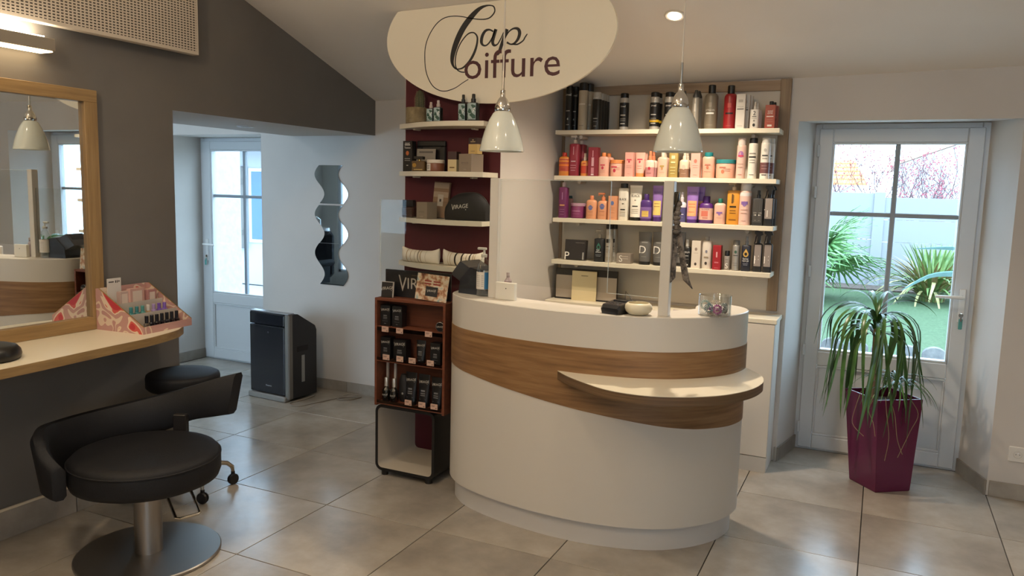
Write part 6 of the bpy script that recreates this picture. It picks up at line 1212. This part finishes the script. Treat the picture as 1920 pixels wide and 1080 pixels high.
# ------------------------------------------------------------------ potted dragon tree by the garden door
dp = thing('potted_plant', 'dragon tree with drooping green leaves in a tall plum square pot by the garden door', 'plant', (.085, 4.657, 0))
PLUM = M('5e1a3e', .26, name='plum_gloss')
bo = [(-.146, .019), (-.012, -.139), (.158, -.019), (.024, .139)]; to = [(-.203, .025), (-.036, -.187), (.182, -.03), (.02, .185)]
def quad(P, k, z): return [(x*k, y*k, z) for x, y in P]
mb = MB(); cxm = lambda P: (sum(p[0] for p in P)/4, sum(p[1] for p in P)/4)
def shr(P, d):
    c0 = cxm(P); return [(c0[0]+(x-c0[0])*d, c0[1]+(y-c0[1])*d) for x, y in P]
L = [[(x, y, z) for x, y in P] for P, z in ((shr(bo, .97), 0), (bo, .006), (to, .512), (shr(to, .985), .518), (shr(to, .93), .518), (shr(to, .91), .45))]
mb.loft(L, caps=False); mb.add(L[0], [(3, 2, 1, 0)])
obj('pot', mb, PLUM, dp, smooth=False)
obj('soil', MB().prism(shr(to, .90), .44, .468), noisy('potting_soil', '2a211a', '4a3c2e', 40, 4, .9, bump=.6, bscale=60), dp, smooth=False)
BARK = noisy('plant_bark', '6e5c48', '93806a', 14, 5, .8, bump=.4, bscale=70)
base = Vector((-.06, -.04, .46)); crown = Vector((-.075, -.01, .895))
obj('trunk', MB().tube([base, base+Vector((-.005, .0, .05)), base.lerp(crown, .35), base.lerp(crown, .7), crown], [.034, .026, .017, .014, .011], 12), BARK, dp, angle=60)
def leaf_mesh(L_, w_, el0, el1, mat, N=16, twist=0., seed=0, droop=1.6):
    rnd = random.Random(seed); p = Vector((.006, 0, 0)); loops = []
    for i in range(N+1):
        t_ = i/N; el = el0+(el1-el0)*min(1, t_**.8*droop)
        wv = w_*(.55+.9*t_ if t_ < .5 else 1.0)*(1-max(0, (t_-.55)/.45)**1.6)+.0006
        side = Vector((-.12*math.sin(twist*t_), math.cos(twist*t_), .35*math.sin(twist*t_)))
        d = Vector((math.cos(el), .10*math.sin(3*t_+seed), math.sin(el))).normalized(); nrm = d.cross(side).normalized()
        a, b_ = p+side*wv/2+nrm*wv*.16, p-side*wv/2+nrm*wv*.16
        loops.append([a, p, b_, p-nrm*.0006])
        p = p+d*(L_/N)
    return mesh_of('leaf', MB().loft(loops, caps=False), mat, angle=70)
LEAF = noisy('dracaena_leaf', '28491f', '4a7336', 9, 3, .32, spec=.6)
variants = []
for k in range(16):
    el0 = math.radians([82, 76, 70, 62, 55, 48, 40, 34][k % 8]); L_ = [.40, .50, .60, .66, .72, .74, .70, .64][k % 8]*random.uniform(.92, 1.08)
    variants.append(leaf_mesh(L_, random.uniform(.021, .028), el0, math.radians(-82-random.uniform(0, 7)), LEAF, twist=random.uniform(-1.4, 1.4), seed=k, droop=[.8, 1.3, 1.7, 1.9, 2.1, 2.2, 2.2, 2.2][k % 8]))
for i in range(50):
    k = i % 16; o = bpy.data.objects.new('leaf', variants[k]); C.objects.link(o); o.parent = dp
    o.location = crown+Vector((0, 0, -.075+.1*(1-(k % 8)/8)+random.uniform(-.01, .01))); o.rotation_euler = (random.uniform(-.12, .12), random.uniform(-.1, .1), i*2.39996+random.uniform(-.2, .2))
    s_ = random.uniform(.88, 1.06); o.scale = (s_, s_, s_)
# small side shoot
b2_ = Vector((.03, -.05, .465)); c2_ = Vector((.045, -.055, .60))
obj('side_stem', MB().tube([b2_, b2_.lerp(c2_, .5)+Vector((.01, 0, 0)), c2_], [.008, .006, .005], 8), BARK, dp)
small = [leaf_mesh(random.uniform(.2, .3), .009, math.radians(random.uniform(25, 75)), math.radians(random.uniform(-75, -40)), LEAF, seed=50+k, droop=1.1) for k in range(6)]
for i in range(26):
    o = bpy.data.objects.new('leaf', small[i % 6]); C.objects.link(o); o.parent = dp; o.location = c2_+Vector((0, 0, random.uniform(-.05, .02))); o.rotation_euler = (0, 0, i*2.4)
DRY = M('8c7a5c', .7, name='dry_root')
for (a, b_, c0_, d_) in (((.0, -.15, .53), (.01, -.20, .46), (.03, -.205, .33), (.02, -.19, .2)), ((.02, -.14, .53), (.05, -.2, .45), (.07, -.2, .33), (.10, -.195, .25)), ((.11, -.06, .53), (.16, -.125, .46), (.13, -.13, .36), (.08, -.165, .22)), ((-.12, -.06, .53), (-.14, -.13, .46), (-.15, -.12, .36), (-.09, -.165, .31)), ((-.05, -.14, .53), (-.075, -.18, .46), (-.05, -.2, .4), (-.035, -.21, .33))):
    pp_ = cr_open([Vector((*a,)), Vector((*b_,)), Vector((*c0_,)), Vector((*d_,))], 5)
    obj('dry_root', MB().tube(pp_, .0016, 5), DRY, dp)

# ------------------------------------------------------------------ garden seen through the right door
GZ = -.15
LAWN = noisy('lawn_grass', '344829', '4d6240', 30, 6, .9, stretch=(1, 1, 1), bump=.8, bscale=300, c3='405434')
struct('lawn', MB().box(-7, 12, 9.3, 16.2, GZ-.1, GZ), LAWN)
struct('terrace', MB().box(-4.3, 12, 5.22, 9.2, GZ-.12, GZ-.02), M('c4c0b8', .8, name='terrace_concrete'))
struct('planting_bed', MB().box(-7, 12, 16.2, 17.3, GZ-.1, GZ+.03), noisy('bark_mulch', '3a302a', '6a5a50', 18, 5, .95, bump=.8, bscale=40))
STONE = noisy('edging_stone', '58585a', '787674', 9, 5, .9, rnd=True, bump=.4, bscale=40)
se = thing('stone_edging', 'row of rounded grey stones edging the lawn outside the garden door', 'edging', (0, 9.25, GZ))
for i in range(16):
    x = -1.9+.25*i; r_ = .115*random.uniform(.92, 1.06)
    poly = [(-r_, 0), (r_, 0)]+[(r_*math.cos(a), .10+r_*.75*math.sin(a)) for a in [PI*k/8 for k in range(9)]]
    obj('stone', MB().loft([[(px, -.05, pz) for px, pz in poly], [(px, .05, pz) for px, pz in poly]]), STONE, se, (x, random.uniform(-.02, .02), 0), angle=40)
fe = thing('garden_fence', 'tall white panel fence behind the lawn', 'fence', (0, 17, GZ))
FW = M('8c8c8e', .6, name='fence_white')
for (x0, x1, zt) in ((-6.9, -3.4, 1.84), (-3.4, -.08, 1.84), (-.08, 3.5, 1.76), (3.5, 7, 1.76), (7, 11, 1.76)):
    for k in range(4): obj('fence_panel', MB().box(x0, x1, .02, .06, .02+(zt-.02)*k/4+.003, .02+(zt-.02)*(k+1)/4-.001, .003), FW, fe)
for x, zt in ((-6.9, 1.9), (-3.4, 1.9), (-.08, 1.86), (3.5, 1.8), (7, 1.8)): obj('fence_post', MB().box(x-.10, x+.10, -.02, .10, 0, zt, .008), FW, fe)
# fan palm
pa = thing('fan_palm', 'green fan palm in front of the fence at the left of the garden', 'palm', (-.98, 14.2, GZ))
PALM = noisy('palm_frond', '4a7a44', '7fa667', 12, 3, .5)
obj('trunk', MB().tube([(0, 0, 0), (0, 0, .35), (0, 0, .6)], [.14, .13, .08], 12), BARK, pa)
def frond(seed):
    rnd = random.Random(seed); mb = MB(); n_ = 22; st_ = .42
    mb.tube([(0, 0, 0), (st_*.5, 0, .02), (st_, 0, 0)], [.012, .01, .008], 5)
    for k in range(n_):
        a = math.radians(-115+230*k/(n_-1)); L_ = .80*(.8+.2*math.cos(a))*rnd.uniform(.92, 1.05); d = Vector((math.cos(a), math.sin(a), .12)); s_ = Vector((-math.sin(a), math.cos(a), 0)); lp_ = []
        for i in range(6):
            t_ = i/5; p = Vector((st_, 0, 0))+d*L_*t_-Vector((0, 0, .30*t_**2.6*rnd.uniform(.6, 1.3))); wv = .030*(1-t_)**.6*(.5+min(.5, t_*2))+.001
            lp_.append([p+s_*wv, p+Vector((0, 0, -.006)), p-s_*wv, p+Vector((0, 0, .002))])
        mb.loft(lp_, caps=False)
    return mesh_of('frond', mb, PALM, smooth=False)
FR = [frond(k) for k in range(4)]
for i in range(20):
    o = bpy.data.objects.new('frond', FR[i % 4]); C.objects.link(o); o.parent = pa; el = [1.0, .75, .45, .15, -.2][i % 5]
    o.location = (0, 0, .62); o.rotation_mode = 'ZYX'; o.rotation_euler = (random.uniform(-.5, .5), -el, i*2.39996+.3)
# flax clump
ph_ = thing('flax_clump', 'striped green and yellow flax clump before the fence at the right of the garden', 'plant', (.86, 15.2, GZ))
FL = [noisy('flax_leaf_'+n_, a, b_, 10, 2, .5) for n_, a, b_ in (('green', '4f6e3a', '7c9456'), ('yellow', '7c7442', '9a925e'), ('bronze', '7a6a4a', '9a8458'))]
FM = [leaf_mesh(random.uniform(.95, 1.4), random.uniform(.04, .058), math.radians(e_), math.radians(e_-[30, 60, 95, 120][k % 4]), FL[[0, 1, 0, 2][(k*7) % 4]], N=9, seed=80+k, droop=1.) for k, e_ in enumerate((88, 80, 74, 66, 84, 70, 60, 52))]
for i in range(170):
    o = bpy.data.objects.new('leaf', FM[(i*5) % 8]); C.objects.link(o); o.parent = ph_; a = i*2.39996; o.location = (.2*math.sqrt(i/170)*math.cos(a), .2*math.sqrt(i/170)*math.sin(a), 0); o.rotation_euler = (0, 0, a)
# agave close to the door
ag = thing('agave', 'large blue green agave with thick leaves just outside the garden door', 'agave', (1.22, 7.1, GZ))
AG = noisy('agave_leaf', '4e706e', '6a908c', 4, 3, .5)
def agave_leaf(pts, w0):
    P = cr_open([Vector(p) for p in pts], 5); loops = []; n_ = len(P)
    for i, p in enumerate(P):
        t_ = i/(n_-1); d = (P[min(i+1, n_-1)]-P[max(i-1, 0)]).normalized(); s_ = d.cross(Vector((0, 0, 1))).normalized(); u_ = s_.cross(d)
        wv = w0*(.6+.8*t_ if t_ < .4 else .92)*(1-max(0, (t_-.4)/.6)**1.5)+.001; th = .035*(1-t_)+.003
        loops.append([p+s_*wv/2+u_*wv*.22, p+s_*wv*.25+u_*wv*.02, p-u_*th*.4, p-s_*wv*.25+u_*wv*.02, p-s_*wv/2+u_*wv*.22, p-s_*wv*.28-u_*th, p-u_*th*1.3, p+s_*wv*.28-u_*th])
    return MB().loft(loops)
for pts in (((0, 0, 0), (-.25, -.05, .55), (-.5, -.08, 1.08), (-.8, -.1, 1.14), (-1.04, -.1, 1.0)), ((.05, .1, 0), (-.05, .05, .7), (-.35, 0, 1.28), (-.65, 0, 1.345), (-.96, 0, 1.335)), ((.05, 0, 0), (.2, -.1, .8), (.35, -.2, 1.3), (.6, -.25, 1.4), (.9, -.3, 1.25)), ((0, .1, 0), (.0, .3, .8), (.05, .55, 1.3), (.1, .9, 1.3), (.1, 1.2, 1.1)), ((.05, -.05, 0), (.1, -.3, .6), (.15, -.6, .9), (.2, -.9, .9), (.2, -1.1, .75)), ((0, 0, 0), (-.1, .1, .8), (-.05, .15, 1.4), (.0, .15, 1.75), (.02, .15, 1.95))):
    obj('leaf', agave_leaf(pts, .15), AG, ag, angle=60)
# bare shrub behind the fence
TW = M('5a4040', .8, name='bare_twig')
def shrub(x, y, label, seed, h, spread):
    rnd = random.Random(seed); t = thing('bare_shrub', label, 'shrub', (x, y, GZ), group='bare shrubs behind the fence'); tw = MB(); br = MB(); budm = MB()
    def grow(p, d, L_, r_, lev):
        N = 4; pts = [p.copy()]
        for i in range(N):
            d = (d+Vector((rnd.uniform(-.22, .22), rnd.uniform(-.12, .12), rnd.uniform(-.05, .14)))).normalized(); p = p+d*L_/N; pts.append(p.copy())
        (br if lev < 2 else tw).tube(pts, [r_*(1-.12*i) for i in range(N+1)], 4 if lev else 6, caps=False)
        if lev < 3:
            for k in range([5, 4, 4][lev]):
                q = pts[rnd.randint(1, N)]; dd_ = (d+Vector((rnd.uniform(-1.1, 1.1), rnd.uniform(-.5, .5), rnd.uniform(-.2, .8)))).normalized(); grow(q, dd_, L_*rnd.uniform(.5, .75), r_*.55, lev+1)
        else: budm.box(p.x-.013, p.x+.013, p.y-.013, p.y+.013, p.z-.013, p.z+.013)
    for k in range(5): grow(Vector((rnd.uniform(-.3, .3), 0, 0)), Vector((rnd.uniform(-spread, spread), rnd.uniform(-.2, .2), 1)).normalized(), h*.66, .018, 0)
    obj('branches', br, TW, t, smooth=False); o = obj('twigs', tw, TW, t, smooth=False); o['kind'] = 'stuff'; o = obj('buds', budm, M('9a5058', .8, name='bud_red'), t, smooth=False); o['kind'] = 'stuff'
shrub(-.95, 18.2, 'bare reddish shrub behind the fence in front of the orange roof', 3, 2.35, .35)
shrub(.35, 19.3, 'bare reddish shrub behind the fence at the middle of the garden door', 11, 2.3, .35)
shrub(1.35, 20.6, 'bare reddish shrub behind the fence in front of the white gable', 23, 2.35, .35)
HW_ = M('b0b4b8', .8, name='render_white'); ROOF = noisy('orange_roof_tiles', 'd0763a', 'e89a5c', 4, 3, .8, stretch=(9, 1, 1))
h1 = thing('house', 'low white house with orange tiled roof beyond the fence', 'house', (-4.0, 31, -1))
obj('wall', MB().box(-4, 3.1, 0, 5, 0, 3.1), HW_, h1, smooth=False)
rf = MB()
for k in range(6):
    a, b_ = k/6, (k+1)/6
    rf.loft([[(-4.2+.2*a, -.35+2.6*a, 3.05+.95*a), (3.4-.55*a, -.35+2.6*a, 3.05+.95*a), (3.4-.55*a, -.35+2.6*a, 3.12+.95*a), (-4.2+.2*a, -.35+2.6*a, 3.12+.95*a)], [(-4.2+.2*b_, -.35+2.6*b_, 3.05+.95*b_-.03), (3.4-.55*b_, -.35+2.6*b_, 3.05+.95*b_-.03), (3.4-.55*b_, -.35+2.6*b_, 3.12+.95*b_-.03), (-4.2+.2*b_, -.35+2.6*b_, 3.12+.95*b_-.03)]])
obj('roof', rf, ROOF, h1, smooth=False)
obj('window', MB().box(-1, .2, -.02, .05, 1., 2.2), M('7a8a96', .2, name='far_window'), h1, smooth=False)
h2 = thing('house', 'white gabled house with thin brown roof edge beyond the fence', 'house', (.3, 26, -1))
obj('wall', MB().loft([[(x, y, z) for x, z in ((0, 0), (6, 0), (6, 3.9), (3.2, 4.85), (0, 3.6))] for y in (0, 6)]), HW_, h2, smooth=False)
obj('roof', MB().loft([[(x, y, z) for x, z in ((-.3, 3.5), (3.2, 4.87), (6.3, 3.8), (6.3, 3.92), (3.2, 5.0), (-.3, 3.62))] for y in (-.25, 6.2)]), M('b08a70', .8, name='brown_roof'), h2, smooth=False)

# ------------------------------------------------------------------ yard seen through the left door
struct('yard_paving', MB().box(-16, -4.3, 5.22, 16, GZ-.12, GZ-.02), M('b4b4b4', .85, name='pale_paving'))
STUC = noisy('stucco_white', 'a2a6ac', 'b4b8bc', 14, 5, .9, bump=.8, bscale=24)
struct('wall_yard', MB().box(-10, -6.42, 6.2, 6.6, GZ, 2.7, .02), STUC)
h3 = thing('house', 'white neighbouring house with grey shutter and window tinted with a blue reflection across the yard', 'house', (-9.4, 10.2, GZ))
obj('wall', MB().box(-6, 4, 0, 4, 0, 2.35), M('b0b4b8', .8, name='bright_render'), h3, smooth=False)
obj('roof', MB().loft([[(-6.3, -.5, 2.32), (4.3, -.5, 2.32), (4.3, -.5, 2.40), (-6.3, -.5, 2.40)], [(-6.3, 2.2, 3.2), (4.3, 2.2, 3.2), (4.3, 2.2, 3.28), (-6.3, 2.2, 3.28)]]), M('6a5048', .8, name='dark_roof'), h3, smooth=False)
obj('gutter', MB().box(-6.3, 4.3, -.62, -.50, 2.24, 2.36, .02), M('dcdcdc', .5, name='gutter_white'), h3)
wn = obj('window', MB().box(-.35, 1.5, -.03, .02, .72, 1.98, .01), M('d8dce0', .5, name='window_frame_white'), h3)
obj('pane', MB().box(-.28, .55, -.036, -.03, .78, 1.92).box(.63, 1.42, -.036, -.03, .78, 1.92), M('2f5f98', .15, name='painted_blue_reflection'), wn, smooth=False)  # blue colour stands in for a reflection in the pane
shp = obj('shutter', MB().box(-.86, -.40, -.075, -.03, .62, 2.0, .006), M('54534f', .6, name='shutter_grey'), h3)
for k in range(4): obj('shutter_board', MB().box(-.855+.113*k, -.75+.113*k, -.085, -.075, .63, 1.99, .003), M('605e5a', .6, name='shutter_board_grey'), shp)
for z in (.85, 1.7): obj('shutter_batten', MB().box(-.86, -.40, -.10, -.085, z, z+.09, .003), M('54534f', .6, name='shutter_grey'), shp)

# ------------------------------------------------------------------ side room seen in the wavy mirrors
bs = thing('wash_basin', 'white hairdressing wash basin with chrome tap in the side room', 'basin', (-6.95, 1.2, 0))
obj('bowl', MB().lathe([(.16, .80), (.24, .86), (.27, .97), (.27, 1.0), (.25, 1.0), (.22, .92), (.12, .86), (.001, .85)], 28), M('d8d8d6', .2, name='basin_white'), bs)
obj('pedestal', MB().lathe([(.18, 0), (.16, .1), (.12, .5), (.17, .81)], 24), M('d0d0ce', .3, name='basin_white'), bs)
obj('tap', MB().tube([(0, -.22, .99), (0, -.22, 1.1), (0, -.15, 1.14), (0, -.05, 1.11)], .012, 8), CHROME, bs)
wc = thing('wash_chair', 'black reclining wash chair in front of the basin in the side room', 'chair', (-6.5, 2.0, 0))
obj('seat', MB().box(-.3, .3, -.3, .35, .38, .5, .05), LEATHER, wc); obj('backrest', MB().box(-.3, .3, -.42, -.28, .42, 1.0, .05), LEATHER, wc)
obj('base', MB().box(-.22, .22, -.25, .25, 0, .38, .02), BLK, wc)
for s_ in (-1, 1): obj('armrest', MB().box(s_*.34-.05, s_*.34+.05, -.3, .3, .58, .66, .03).box(s_*.34-.03, s_*.34+.03, -.2, .2, .38, .58), LEATHER, wc)
